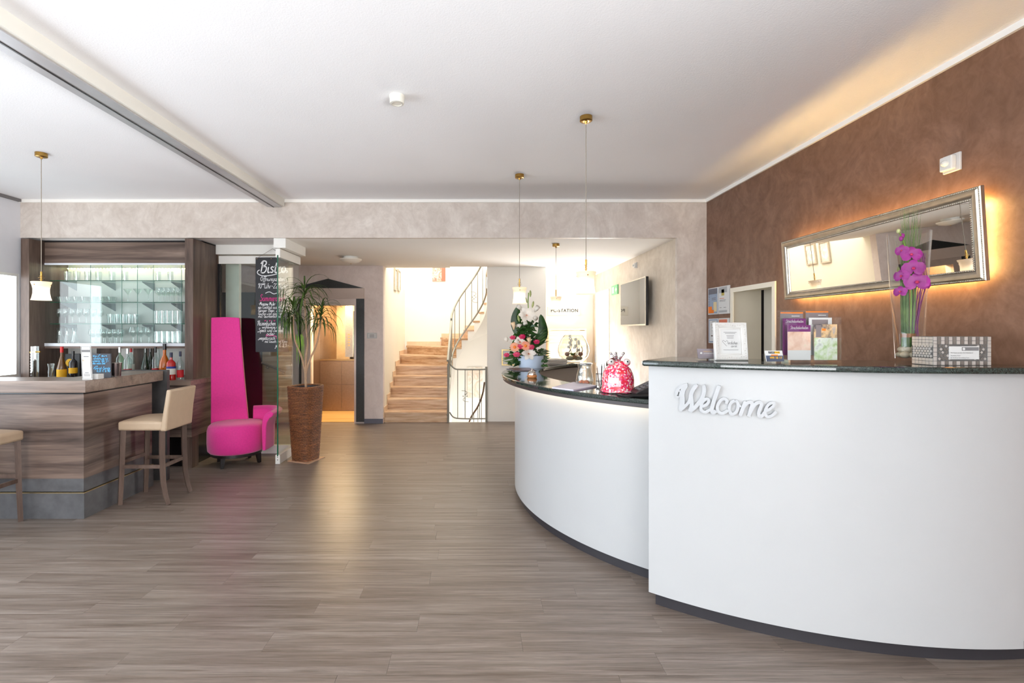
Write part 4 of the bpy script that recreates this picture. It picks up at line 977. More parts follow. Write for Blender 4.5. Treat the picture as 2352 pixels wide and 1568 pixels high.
for sy in (-1, 1):
    B().tube([(-0.172, sy * 0.155, 0.637), (-0.18, sy * 0.157, 0.3), (-0.193, sy * 0.16, 0.0)], [0.027, 0.025, 0.022], 4).build('leg', MSW, st)
    B().tube([(0.165, sy * 0.155, 0.637), (0.165, sy * 0.156, 0.42), (0.175, sy * 0.158, 0.2), (0.197, sy * 0.16, 0.08), (0.222, sy * 0.16, 0.0)], [0.027, 0.027, 0.026, 0.024, 0.022], 4).build('leg', MSW, st)
    B().box(-0.178, 0.168, sy * 0.157 - 0.009, sy * 0.157 + 0.009, 0.31, 0.34).build('stretcher', MSW, st)
B().box(0.160, 0.178, -0.155, 0.155, 0.31, 0.34).build('stretcher', MSW, st)
B().box(-0.19, -0.172, -0.155, 0.155, 0.345, 0.375).build('stretcher', MSW, st)
dup(st, (-3.735, 3.595, 0), -PI / 2, 'cream bar stool cut off by the picture edge before the bar front')

# ------------------------------------------------------------------ magenta high-back chair
ch = thing('high_back_chair', 'magenta high-back armchair with round seat and one curled arm', 'armchair', (-2.70, 5.44, 0))
SX, SY = -2.70, 5.44
B().lathe([(0, 0.150), (0.275, 0.150), (0.293, 0.17), (0.300, 0.26), (0.298, 0.39), (0.288, 0.432), (0.262, 0.457), (0.2, 0.468), (0, 0.472)], 48, (SX, SY, 0), cap=False).build('seat', MPK, ch, True, 'all')
B().lathe([(0, 0.115), (0.262, 0.115), (0.262, 0.150), (0, 0.150)], 40, (SX, SY, 0), cap=False).build('base_ring', MDW, ch, True, True)
for dx, dy in ((-0.045, -0.215), (0.225, 0.03), (-0.225, 0.06), (0.03, 0.225)):
    B().tube([(SX + dx, SY + dy, 0.116), (SX + dx * 1.06, SY + dy * 1.06, 0.0)], [0.034, 0.022], 4).build('leg', MDW, ch, True)
# back: lofted curved panel
def backsec(t):
    L0, R0 = Vector((-2.995, 5.45)), Vector((-2.605, 5.60)); L1, R1 = Vector((-3.085, 5.62)), Vector((-2.795, 5.70))
    e = t ** 0.8
    return L0.lerp(L1, e), R0.lerp(R1, t ** 0.75)
vs_, fs_ = [], []; NT_, NW = 14, 8
for i in range(NT_ + 1):
    t = i / NT_; Lp, Rp = backsec(t); d = (Rp - Lp); nn = Vector((d.y, -d.x)).normalized(); z = 0.20 + (1.64 - 0.20) * t
    if nn.y > 0: nn = -nn
    th = 0.055 - 0.02 * t
    for side in (1, -1):
        for j in range(NW + 1):
            u = j / NW; bow = -0.05 * math.sin(PI * u) * (1 - 0.3 * t)
            p = Lp + d * u + nn * (bow + side * th * (0.35 + 0.65 * math.sin(PI * min(max(u, 0.06), 0.94)) ** 0.4))
            vs_.append((p.x, p.y, z + (0.008 * math.sin(PI * u) if i == NT_ else 0)))
M_ = 2 * (NW + 1)
for i in range(NT_):
    for sd_ in (0, 1):
        for j in range(NW):
            k = i * M_ + sd_ * (NW + 1) + j; fs_.append((k, k + 1, k + 1 + M_, k + M_))
    for j in (0, NW): 
        k = i * M_ + j; fs_.append((k, k + NW + 1, k + NW + 1 + M_, k + M_))
fs_.append(tuple(range(NW + 1)) + tuple(reversed(range(NW + 1, M_)))); fs_.append(tuple(NT_ * M_ + j for j in range(NW + 1)) + tuple(NT_ * M_ + j for j in reversed(range(NW + 1, M_))))
B().add(vs_, fs_).build('backrest', MPK, ch, True, True, bevel=0.01, seg=3)
pp = [(backsec(t / 14)[1] + Vector((0.004, 0.0))) for t in range(15)]
B().tube([(p.x, p.y, 0.5 + 1.14 * k / 14) for k, p in enumerate([backsec((0.3 + 1.14 * k / 14) / 1.44)[1] for k in range(15)])], 0.006, 6).build('piping', plain('tan_piping', C(196, 140, 110), 0.6), ch, True, True)
# curled arm swept round the right of the seat
path = catmull([(-2.62, 5.66), (-2.50, 5.70), (-2.40, 5.66), (-2.352, 5.56), (-2.342, 5.44), (-2.345, 5.32)], 5)
cen = [(0.0, 0.17), (0.0, 0.30), (0.0, 0.42), (0.008, 0.49), (0.035, 0.545), (0.078, 0.572), (0.102, 0.562)]
hw_ = [0.018, 0.022, 0.024, 0.028, 0.034, 0.034, 0.018]
prof = []
for j, (o_, z) in enumerate(cen):
    a, c = cen[max(j - 1, 0)], cen[min(j + 1, len(cen) - 1)]; d = Vector((c[0] - a[0], c[1] - a[1])).normalized(); prof.append((o_ - d.y * hw_[j], z + d.x * hw_[j]))
for j in reversed(range(len(cen))):
    a, c = cen[max(j - 1, 0)], cen[min(j + 1, len(cen) - 1)]; d = Vector((c[0] - a[0], c[1] - a[1])).normalized(); prof.append((cen[j][0] + d.y * hw_[j], cen[j][1] - d.x * hw_[j]))
vs_, fs_ = [], []; m_ = len(prof)
for j, p in enumerate(path):
    a, c = path[max(j - 1, 0)], path[min(j + 1, len(path) - 1)]; d = Vector((c[0] - a[0], c[1] - a[1])).normalized(); no = Vector((-d.y, d.x))
    if no.dot(Vector((p[0] - SX, p[1] - SY))) < 0: no = -no
    for o_, z in prof: vs_.append((p[0] + no.x * o_, p[1] + no.y * o_, z))
for j in range(len(path) - 1):
    for i in range(m_): fs_.append((j * m_ + i, j * m_ + (i + 1) % m_, (j + 1) * m_ + (i + 1) % m_, (j + 1) * m_ + i))
fs_ += [tuple(range(m_)), tuple((len(path) - 1) * m_ + i for i in range(m_))]
B().add(vs_, fs_).build('arm', MPK, ch, True, 'all', bevel=0.008, seg=2)

# ------------------------------------------------------------------ glass partition and folding panel
gp = thing('glass_partition', 'frameless glass partition with white top and bottom rails beside the bar', 'partition', (-2.7, 5.88, 0))
B().box(-3.148, -2.275, 5.83, 5.93, 2.41, ZS - 0.001).build('header_box', MWM, gp, True)
B().box(-3.13, -2.24, 5.862, 5.908, 2.30, 2.395).build('top_clamp', MWM, gp, True)
B().box(-3.13, -2.24, 5.862, 5.908, 0.0, 0.10).build('bottom_clamp', MWM, gp, True)
B().box(-3.12, -2.24, 5.879, 5.891, 0.10, 2.30).build('pane', MGL, gp, True)
B().box(-3.148, -3.12, 5.87, 5.90, 0.0, 2.30).build('gasket', MBLK, gp, True)
wp = struct(B().box(-3.22, -3.05, 6.2, 6.26, 0, ZS - 0.001).build('trim_post', plain('pale_green_white', C(226, 232, 224), 0.5)))
gf = thing('folding_glass_panel', 'folded glass wall panel with green edge pointing at the camera', 'partition', (-2.227, 5.7, 0))
B().box(-2.27, -2.136, 5.445, 6.03, 2.415, ZS - 0.001).box(-2.27, -2.136, 5.40, 5.445, 2.415, ZS - 0.002).build('header_box', MWM, gf, True)
B().box(-2.252, -2.202, 5.41, 6.04, 2.31, 2.405).build('top_clamp', MWM, gf, True)
B().box(-2.252, -2.202, 5.405, 6.04, 0.0, 0.10).build('bottom_clamp', MWM, gf, True)
B().box(-2.233, -2.221, 5.412, 6.04, 0.10, 2.31).build('pane', MGL, gf, True)
B().box(-2.2335, -2.2205, 5.404, 5.412, 0.085, 2.335).build('pane_edge', MGLe, gf, True)
B().box(-2.245, -2.209, 5.42, 6.0, 2.405, 2.415).build('roller_track', MMET, gf, True)
kn = B()
for z in (0.045, 0.075): kn.box(-2.231, -2.223, 5.402, 5.405, z - 0.004, z + 0.004)
kn.build('lock_hole', MBLK, gf, True)

# ------------------------------------------------------------------ hanging bistro board
YBo = 5.79
bo = thing('bistro_board', 'long hanging blackboard lettered Bistro behind the folded glass', 'blackboard', (-2.45, YBo, 1.23))
B().box(PX(587, YBo), -2.256, YBo, YBo + 0.012, PZ(808, YBo), PZ(591, YBo)).build('slate', plain('black_board', C(26, 26, 32), 0.45, var=0.15, vscale=10), bo, True)
B().tube([(PX(592, YBo), YBo, PZ(590, YBo) - 0.01), (PX(626, YBo), YBo, PZ(571, YBo)), (PX(660, YBo), YBo, PZ(590, YBo) - 0.01)], 0.0022, 5).build('cord', MMETw, bo, True)
for xx in (590, 623): B().ball((PX(xx, YBo), YBo - 0.001, PZ(594, YBo)), 0.006, 8, 5).build('rivet', MGOLD, bo, True)
MCK = plain('white_chalk', C(236, 236, 238), 0.9); MCP = plain('pink_chalk', C(222, 60, 140), 0.9)
def bline(txt, xa, xb, yb, cap, m, wd):
    handwriting('lettering', txt, cap * YBo / F, 0.78 * wd * YBo / F, m, bo, (PX(xa, YBo), YBo, PZ(yb, YBo)), (1, 0, 0), (0, 0, 1), fit=(xb - xa) * YBo / F)
for a in (('Bistro', 597, 657, 626, 27, MCK, 3.4), ('Öffnungszeiten:', 598, 656, 645, 10.5, MCK, 1.3), ('10°°Uhr-22°°Uhr', 592, 660, 662, 12, MCK, 1.3), ('~', 609, 637, 676, 9, MCK, 1.9),
          ('Sommerdrink', 597, 655, 691, 15, MCP, 1.5), ('-Moscow Mule-', 594, 633, 701, 8, MCK, 1.2), ('ein Cocktail aus Wodka', 593, 657, 708.5, 7.5, MCK, 1.1), ('Ginger Beer, Zitrone', 593, 656, 716, 7.5, MCK, 1.1),
          ('Gurke und ganz viel', 593, 652, 723, 7, MCK, 1.1), ('mit Gurkenscheibe', 593, 650, 729, 7, MCK, 1.1), ('q  q  q', 607, 632, 738, 6, MCP, 1.3), ('Flammkuchen', 591, 633, 747, 11, MCK, 1.3),
          ('wahlweise mit', 602, 644, 754, 7, MCK, 1.1), ('„Speck und Zwiebel"', 592, 652, 762, 9, MCK, 1.1), ('oder', 612, 631, 770, 8.5, MCK, 1.3), ('„vegetarisch"', 593, 634, 780, 9, MCK, 1.2),
          ('mit Lauch und Käse', 608, 660, 786.5, 6.5, MCK, 1.1), ('je € 8,9.-', 632, 663, 797, 9, MCK, 1.2)): bline(*a)
def swoosh(nm, pts, m, wd):
    P2 = catmull([(575 + a / 6.033, 560 + c / 6.033) for a, c in pts], 5); vs_, fs_ = [], []
    for j, p in enumerate(P2):
        a, c = P2[max(j - 1, 0)], P2[min(j + 1, len(P2) - 1)]; d = Vector((c[0] - a[0], c[1] - a[1])).normalized()
        for sg in (1, -1): vs_.append((PX(p[0] - d.y * wd * sg, YBo), YBo - 0.0014, PZ(p[1] + d.x * wd * sg, YBo)))
    for j in range(len(P2) - 1): fs_.append((2 * j, 2 * j + 1, 2 * j + 3, 2 * j + 2))
    B().add(vs_, fs_).build(nm, m, bo, True)
swoosh('flourish', [(130, 360), (102, 378), (105, 412), (170, 442), (290, 434), (400, 405), (470, 372), (512, 374), (512, 395), (495, 400)], MCK, 0.9)
swoosh('flourish', [(240, 1250), (222, 1262), (230, 1276), (300, 1272), (350, 1275), (378, 1290), (370, 1304), (352, 1298)], MCP, 0.6)

# ------------------------------------------------------------------ planter with dragon tree
PLX, PLY = -1.975, 5.58
pt = thing('planter', 'tall woven brown planter on a flat tray beside glass panel', 'planter', (PLX, PLY, 0))
def squ(a, z):    # rounded square section
    c, s_ = abs(math.cos(a + 0.35)), abs(math.sin(a + 0.35)); return 1.0 / (c ** 3.4 + s_ ** 3.4) ** (1 / 3.4)
prof = []
nr = 47
for k in range(nr + 1):
    z = 0.012 + 0.83 * k / nr; r = 0.125 + 0.045 * (k / nr) ** 0.9
    prof += [(r - 0.008, z - 0.008), (r + 0.003, z - 0.004), (r + 0.004, z + 0.003), (r - 0.008, z + 0.0085)]
def weave(a, z): return squ(a, z) * (1 + 0.022 * math.sin(a * 26 + (round(z / 0.0177) % 2) * PI))
def mk_wicker():
    t = NT('woven_water_hyacinth'); v = t.coord((1, 1, 5)); n = t.noise(v, 6, 4, 0.7); v2 = t.coord((1, 1, 1)); n2 = t.noise(v2, 90, 3, 0.6)
    c = t.mix(0.5, t.ramp(n, [(0.3, C(52, 28, 18)), (0.5, C(104, 60, 36)), (0.7, C(158, 100, 58))]), t.ramp(n2, [(0.38, C(40, 22, 16)), (0.62, C(172, 112, 70))]))
    t.prin(c, 0.55, 0, 0.35, t.bump(n2, 0.6, 0.004)); return t.m
B().lathe(prof, 78, (PLX, PLY, 0), cap=False, fn=weave).build('woven_body', mk_wicker(), pt, True, 'all')
B().lathe([(0.172, 0.835), (0.176, 0.848), (0.168, 0.858), (0.15, 0.856), (0.14, 0.842)], 60, (PLX, PLY, 0), cap=False, fn=squ).build('rim', bpy.data.materials['woven_water_hyacinth'], pt, True, 'all')
B().lathe([(0.142, 0.845), (0.135, 0.80), (0.0, 0.80)], 40, (PLX, PLY, 0), cap=False, fn=squ).build('liner', plain('dark_liner', C(52, 54, 60), 0.4), pt, True)
B().obox((PLX + 0.01, PLY, 0.006), (math.cos(0.35), -math.sin(0.35), 0), (math.sin(0.35), math.cos(0.35), 0), (0, 0, 1), 0.145, 0.145, 0.006).build('tray', plain('tan_tray', C(178, 140, 112), 0.6), pt, True)
pn = thing('dragon_tree', 'slender dragon tree with drooping narrow leaves in woven planter', 'plant', (PLX, PLY, 0.80))
MSTEM = plain('tan_stem', C(176, 142, 112), 0.7, var=0.15, vscale=60)
heads = [((-2.125, 5.60, 1.68), 0.34), ((-1.985, 5.57, 1.87), 0.40), ((-1.80, 5.60, 1.64), 0.34)]
stems = [[(PLX + 0.005, PLY, 0.80), (PLX - 0.005, PLY, 1.0), (-2.03, 5.585, 1.20), (-2.11, 5.60, 1.40), (-2.125, 5.60, 1.68)],
         [(PLX + 0.005, PLY, 0.80), (PLX + 0.0, PLY, 1.0), (-1.965, 5.575, 1.22), (-1.95, 5.575, 1.35), (-1.965, 5.57, 1.5), (-1.985, 5.57, 1.87)],
         [(PLX + 0.005, PLY, 0.80), (PLX + 0.0, PLY, 0.98), (-1.93, 5.585, 1.15), (-1.85, 5.60, 1.35), (-1.80, 5.60, 1.64)]]
for s_ in stems: B().tube(catmull(s_, 5), [0.014 - 0.006 * k / (5 * (len(s_) - 1)) for k in range(5 * (len(s_) - 1) + 1)], 8).build('stem', MSTEM, pn, True, True)
def mk_leaf(name, a, b_, rough=0.4):
    t = NT(name); v = t.coord(); n = t.noise(v, 9, 3); c = t.ramp(n, [(0.35, a), (0.65, b_)])
    p = t.prin(c, rough, 0, 0.4); tr = t.node('ShaderNodeBsdfTranslucent'); t.link(c, tr.inputs[0]); mx = t.node('ShaderNodeMixShader'); mx.inputs[0].default_value = 0.25
    t.link(p.outputs[0], mx.inputs[1]); t.link(tr.outputs[0], mx.inputs[2]); t.link(mx.outputs[0], t.out.inputs[0]); return t.m
MLF = mk_leaf('dragon_leaf', C(44, 66, 30), C(92, 120, 52)); MLFy = mk_leaf('bright_leaf', C(96, 140, 30), C(140, 180, 50)); MLFd = mk_leaf('deep_leaf', C(24, 52, 20), C(52, 92, 36), 0.3)
rng = random.Random(3)
for (hx, hy, hz), L in heads:
    b = B(); yl = B()
    for k in range(58):
        a = rng.random() * 2 * PI; up = rng.random(); l = L * (0.7 + 0.5 * rng.random())
        pts = []; x, y_, z = hx, hy, hz + (up - 0.5) * 0.18; el = 1.25 - 1.5 * (1 - up)
        for q in range(9):
            x = max(x, -2.205); pts.append((x, y_, z)); s_ = l / 8
            x += math.cos(a) * math.cos(el) * s_; y_ += math.sin(a) * math.cos(el) * s_ * 0.8; z += math.sin(el) * s_; el -= 0.34 * (0.7 + 0.6 * rng.random() * 0.5)
            if el < -1.5: el = -1.5
        b.blade(pts, [0.004, 0.007, 0.0085, 0.0085, 0.008, 0.007, 0.0055, 0.003, 0.0005], fold=0.35)
    tag(b.build('foliage', MLF, pn, True), kind='stuff')
yl = B()
for k in range(9):
    hx = -2.10 + 0.09 * rng.random(); hy = 5.58 + 0.04 * rng.random(); z = 1.42 + 0.05 * rng.random()
    yl.blade([(hx, hy, z), (hx + 0.01, hy, z - 0.12), (hx + 0.012 * rng.random(), hy, z - 0.22 - 0.12 * rng.random())], [0.004, 0.005, 0.001], nrm=(0, 1, 0))
tag(yl.build('foliage', MLFy, pn, True), kind='stuff')

# ------------------------------------------------------------------ lamps and small ceiling things
def mk_shade():
    t = NT('opal_shade_glass'); d = t.node('ShaderNodeBsdfDiffuse'); d.inputs[0].default_value = C(250, 240, 226)
    tr = t.node('ShaderNodeBsdfTranslucent'); tr.inputs[0].default_value = C(255, 240, 218)
    v = t.coord(); n = t.noise(v, 3); gl = t.node('ShaderNodeBsdfGlossy'); gl.inputs['Roughness'].default_value = 0.2
    mx = t.node('ShaderNodeMixShader'); mx.inputs[0].default_value = 0.6; t.link(d.outputs[0], mx.inputs[1]); t.link(tr.outputs[0], mx.inputs[2])
    m2 = t.node('ShaderNodeMixShader'); m2.inputs[0].default_value = 0.05; t.link(mx.outputs[0], m2.inputs[1]); t.link(gl.outputs[0], m2.inputs[2]); t.link(m2.outputs[0], t.out.inputs[0]); return t.m
MSHADE = mk_shade(); MBULB = emit('warm_bulb', (1.0, 0.84, 0.62, 1), 45)
def pendant(label, x, y_, ztop):
    t = thing('pendant_lamp', label, 'lamp', (x, y_, 1.742), group='opal glass pendant lamps'); h = ztop - 1.742
    B().lathe([(0, h), (0.042, h), (0.042, h - 0.030), (0.038, h - 0.033), (0.012, h - 0.033), (0.006, h - 0.05), (0, h - 0.05)], 24, cap=False).build('canopy', MBRASS, t, smooth=True)
    B().tube([(0, 0, h - 0.045), (0, 0, 0.19)], 0.0028, 6).build('cord', plain('grey_cord', C(150, 140, 126), 0.5) if 'grey_cord' not in bpy.data.materials else bpy.data.materials['grey_cord'], t)
    fi = [(0.0, 0.235), (0.007, 0.235), (0.007, 0.205)]
    for k, r in enumerate((0.014, 0.02, 0.014)): z = 0.2 - 0.014 * k; fi += [(0.006, z), (r, z - 0.001), (r, z - 0.0035), (0.006, z - 0.0045)]
    fi += [(0.006, 0.148), (0, 0.148)]
    B().lathe(fi, 16, cap=False).build('brass_stem', MBRASS, t, smooth=True)
    B().lathe([(0.006, 0.1525), (0.064, 0.1525), (0.069, 0.15), (0.060, 0.122), (0.0535, 0.09), (0.054, 0.055), (0.061, 0.02), (0.0675, 0.0)], 32, cap=False).build('lamp_shade', MSHADE, t, smooth='all')
    sc = B()
    for a in (0.3, 2.4, 4.5): sc.ball((0.062 * math.cos(a - 1.9), 0.062 * math.sin(a - 1.9), 0.125), 0.0045, 6, 4)
    sc.build('screw', MBRASS, t)
    B().ball((0, 0, 0.05), (0.018, 0.018, 0.026), 10, 8).build('bulb', MBULB, t)
    B().tube([(0, 0, 0.147), (0, 0, 0.074)], 0.009, 8).build('socket', MBRASS, t)
    return t
pendant('opal pendant lamp on long cord above the walnut bar', -3.577, 3.97, ZC)
pendant('opal pendant lamp nearest the tall counter, above the pink frog', 0.744, 3.29, ZC)
pendant('opal pendant lamp hanging above the flower arrangement', 0.40, 4.52, ZC)
pendant('small opal pendant lamp hanging from lower ceiling before the station sign', 0.947, 5.775, ZS)
sm = thing('smoke_detector', 'round white smoke detector on the main ceiling', 'smoke detector', (-0.495, 3.0, ZC))
B().lathe([(0, 0), (0.048, 0), (0.048, -0.012), (0.045, -0.016), (0.045, -0.042), (0.042, -0.048), (0.03, -0.049), (0.03, -0.046), (0, -0.046)], 28, cap=False).build('housing', plain('ivory_plastic', C(228, 224, 212), 0.5, var=0.02), sm, smooth=True)
B().lathe([(0.031, -0.0495), (0.0335, -0.0505), (0.036, -0.0495)], 28, cap=False).build('sensor_ring', MWP, sm, smooth=True)
cl = thing('ceiling_light', 'shallow white dome ceiling light in front of the lift', 'lamp', (-1.77, 6.8, ZS))
B().lathe([(0, 0), (0.10, 0), (0.10, -0.028), (0, -0.028)], 28, cap=False).build('mount', MWM, cl, smooth=True)
B().lathe([(0.10, -0.028), (0.15, -0.032), (0.148, -0.045), (0.11, -0.075), (0.05, -0.092), (0, -0.096)], 36, cap=False).build('glass_dome', plain('opal_dome', C(240, 236, 226), 0.3, var=0.01), cl, smooth=True)
B().ball((0, 0, -0.098), 0.007, 8, 5).build('finial', MBRASS, cl)

# ------------------------------------------------------------------ backlit mirror on the brown wall
# local frame: x runs towards the camera (-Y), z up, y into the wall (+X); tilted a little forward at the top
mw, mh = 1.55, 0.468
mr = thing('wall_mirror', 'long silver framed mirror with amber backlight on the brown wall', 'mirror', (2.512, 3.145, 1.742))
tilt = math.atan2(0.030, mh)
MM = Matrix(((0, 0, 0, 0),) * 4)
ux, uz = Vector((0, -1, 0)), Vector((-math.sin(tilt), 0, math.cos(tilt))); uy = uz.cross(ux); 
if uy.x < 0: uy = -uy
def MT(b):     # map local (x right, y out of the wall towards the room, z up)
    b.v = [tuple(ux * p[0] - uy * p[1] + uz * p[2]) for p in b.v]; return b
def framesweep(x0, x1, z0, z1, prof):
    """prof: (inset, proud) closed section swept round the rectangle with mitred corners"""
    b = B(); vs_, fs_ = [], []; m = len(prof)
    for cx_, cz_, sx, sz in ((x0, z0, 1, 1), (x1, z0, -1, 1), (x1, z1, -1, -1), (x0, z1, 1, -1)):
        for i_, p_ in prof: vs_.append((cx_ + sx * i_, p_, cz_ + sz * i_))
    for c in range(4):
        for k in range(m): fs_.append((c * m + k, c * m + (k + 1) % m, ((c + 1) % 4) * m + (k + 1) % m, ((c + 1) % 4) * m + k))
    return b.add(vs_, fs_)
MT(framesweep(-mw / 2, mw / 2, 0, mh, [(0.0, -0.006), (0.0, 0.012), (0.004, 0.016), (0.010, 0.014), (0.018, 0.022), (0.034, 0.020), (0.050, 0.008), (0.054, 0.010), (0.060, 0.008), (0.060, -0.006)])).build('frame', MSIL, mr, smooth=True)
MT(B().box(-mw / 2 + 0.058, mw / 2 - 0.058, -0.004, 0.002, 0.058, mh - 0.058)).build('mirror_glass', MMIR, mr)
bd = B()
x0, x1, z0, z1 = -mw / 2 + 0.057, mw / 2 - 0.057, 0.057, mh - 0.057
nb = int((x1 - x0) / 0.011)
for k in range(nb + 1):
    for z in (z0, z1): bd.ball((x0 + (x1 - x0) * k / nb, 0.009, z), 0.0048, 6, 4)
nb2 = int((z1 - z0) / 0.011)
for k in range(1, nb2):
    for x in (x0, x1): bd.ball((x, 0.009, z0 + (z1 - z0) * k / nb2), 0.0048, 6, 4)
MT(bd).build('bead_trim', MSIL, mr, smooth='all')
rp = B(); x0, x1, z0, z1 = -mw / 2 + 0.007, mw / 2 - 0.007, 0.007, mh - 0.007; nb = int((x1 - x0) / 0.009)
for k in range(nb + 1):
    for z in (z0, z1): rp.ball((x0 + (x1 - x0) * k / nb, 0.0155, z), (0.003, 0.003, 0.0045), 5, 4)
nb2 = int((z1 - z0) / 0.009)
for k in range(1, nb2):
    for x in (x0, x1): rp.ball((x, 0.0155, z0 + (z1 - z0) * k / nb2), (0.003, 0.003, 0.0045), 5, 4)
MT(rp).build('rope_trim', MSIL, mr, smooth='all')
B().box(0.012, 0.050, -mw / 2 + 0.11, mw / 2 - 0.11, 0.08, mh - 0.10).build('backing_box', MDW, mr)
for a in ((0.016, 0.026, -mw / 2 + 0.07, mw / 2 - 0.07, 0.030, 0.044), (0.004, 0.016, -mw / 2 + 0.07, mw / 2 - 0.07, mh - 0.078, mh - 0.064), (0.012, 0.022, -mw / 2 + 0.060, -mw / 2 + 0.072, 0.05, mh - 0.05), (0.012, 0.022, mw / 2 - 0.072, mw / 2 - 0.060, 0.05, mh - 0.05)):
    B().box(*a).build('led_strip', MLED, mr)

# sensors and small wall things
def sensor(name, label, x, yc, zc, s, ax=-1):
    t = thing(name, label, 'sensor', (x, yc, zc))
    B().box(-0.012, -0.0005, -s, s, -s, s).build('back_plate', MGP, t, bevel=0.003)
    B().box(-0.038, -0.012, -s * 0.62, s * 0.85, -s * 0.8, s * 0.8).build('housing', MWP, t, bevel=0.006)
    B().ball((-0.04, 0.1 * s, 0), (0.018, s * 0.38, s * 0.38), 14, 8).build('lens', plain('sensor_lens', C(214, 212, 206), 0.25) if 'sensor_lens' not in bpy.data.materials else bpy.data.materials['sensor_lens'], t, smooth='all')
    return t
sensor('motion_sensor', 'square silver motion sensor above the mirror on the brown wall', XR, 2.60, 2.395, 0.048)
sensor('motion_sensor', 'small white motion sensor above the television', XT, 6.76, 2.40, 0.04)
sw = thing('wall_sign', 'small beige framed sign beside the brochure rack on brown wall', 'sign', (XR, 4.0, 1.42))
B().box(-0.012, -0.0005, -0.055, 0.055, -0.05, 0.05).build('frame', MTRs, sw, bevel=0.003)
B().box(-0.014, -0.012, -0.042, 0.042, -0.036, 0.036).build('plate', plain('pale_green_plate', C(196, 204, 184), 0.6), sw)
# certificates
MBLU = plain('certificate_blue', C(150, 164, 184), 0.6); MGRY = plain('certificate_grey', C(110, 112, 122), 0.6); MORG = plain('orange_print', C(240, 128, 34), 0.6); MLG = plain('light_grey_print', C(170, 172, 174), 0.6); MSAL = plain('salmon_print', C(214, 120, 92), 0.6); MGD = plain('gold_print', C(186, 168, 84), 0.5)
uY, uZ = Vector((0, -1, 0)), Vector((0, 0, 1))
def cert(label, yl, yr, z0, z1, base, items):
    t = thing('certificate', label, 'certificate', (XR, (yl + yr) / 2, z0), group='certificates on the brown wall')
    B().box(XR - 0.012, XR - 0.0005, yr, yl, z0, z1).build('frame', MPAP, t, True)
    w = yl - yr; h = z1 - z0
    B().box(XR - 0.0135, XR - 0.012, yr + 0.04 * w, yl - 0.04 * w, z0 + 0.03 * h, z1 - 0.03 * h).build('sheet', base, t, True)
    for nm, m, a, b_, c, d in items:
        B().box(XR - 0.0145, XR - 0.0135, yl - b_ * w, yl - a * w, z0 + c * h, z0 + d * h).build(nm, m, t, True)
    return t
zA0, zA1 = 1.665, 1.952
c1 = cert('blue grey certificate with orange print at the wall corner', 5.33, 5.115, zA0, zA1, MBLU, [('header_band', MGRY, 0.06, 0.94, 0.76, 0.97), ('orange_print', MORG, 0.05, 0.42, 0.05, 0.30), ('orange_print', MORG, 0.42, 0.62, 0.05, 0.17), ('ribbon_print', plain('cream_print', C(222, 204, 160), 0.6), 0.58, 0.9, 0.10, 0.46), ('text_line', MINK, 0.4, 0.8, 0.6, 0.62), ('text_line', MINK, 0.4, 0.8, 0.54, 0.56)])
letters('lettering', 'ZERTIFIKAT', 0.042, MGRY, c1, (XR - 0.0136, 5.29, zA0 + 0.08), uZ, -uY)
cert('white certificate with gold seal beside the doorway', 5.10, 4.885, zA0, zA1, MPAP, [('header_band', MLG, 0.06, 0.82, 0.76, 0.97), ('seal', MGD, 0.30, 0.56, 0.66, 0.88), ('red_line', MSAL, 0.12, 0.55, 0.55, 0.57), ('text_line', MINK, 0.12, 0.7, 0.49, 0.505), ('text_line', MINK, 0.12, 0.66, 0.45, 0.465), ('text_line', MINK, 0.12, 0.3, 0.22, 0.235), ('text_line', MINK, 0.5, 0.72, 0.22, 0.235), ('footer_band', MLG, 0.06, 0.82, 0.05, 0.13)])
cert('blue bordered certificate with orange stars behind the white frame', 5.32, 5.11, 1.355, 1.62, MBLU, [('paper', MPAP, 0.14, 0.88, 0.08, 0.92), ('red_line', MSAL, 0.3, 0.76, 0.74, 0.76), ('text_line', MINK, 0.38, 0.66, 0.86, 0.875), ('text_line', MINK, 0.38, 0.66, 0.62, 0.66), ('text_line', MINK, 0.38, 0.66, 0.5, 0.52), ('star_print', MORG, 0.3, 0.7, 0.28, 0.32)])
cert('salmon topped certificate half hidden by the white frame', 5.095, 4.885, 1.355, 1.62, MPAP, [('header_band', MSAL, 0.05, 0.82, 0.72, 0.95), ('text_line', MINK, 0.12, 0.7, 0.5, 0.52)])

# television and exit sign
tv = thing('television', 'flat silver edged television mounted on the pale trowelled wall', 'television', (2.18, 6.63, 1.86))
TX = 2.135
B().box(TX, TX + 0.035, 6.10, 7.16, 1.555, 2.175).build('housing', MBLK, tv, True, bevel=0.004)
fr = B(); fr.box(TX - 0.006, TX, 6.10, 7.16, 1.555, 1.573); fr.box(TX - 0.006, TX, 6.10, 7.16, 2.163, 2.175); fr.box(TX - 0.006, TX, 6.10, 6.112, 1.573, 2.163); fr.box(TX - 0.006, TX, 7.148, 7.16, 1.573, 2.163)
fr.build('bezel', MSIL, tv, True)
t = NT('dark_screen'); t.prin(C(112, 114, 118), 0.03, 0.85, 0.8); MSCR = t.m
B().box(TX - 0.003, TX, 6.112, 7.148, 1.573, 2.163).build('screen', MSCR, tv, True)
B().box(TX + 0.035, XT - 0.0005, 6.45, 6.8, 1.7, 2.0).build('wall_mount', MBLK, tv, True)
ex = thing('exit_sign', 'green emergency exit sign beside the television', 'sign', (XT, 7.78, 2.14))
B().box(-0.02, -0.0005, -0.17, 0.17, -0.075, 0.075).build('panel', plain('exit_green', C(120, 200, 140), 0.5), ex)
pg = B(); pg.box(-0.022, -0.02, 0.02, 0.12, -0.05, 0.05); pg.build('door_pictogram', MPAP, ex)
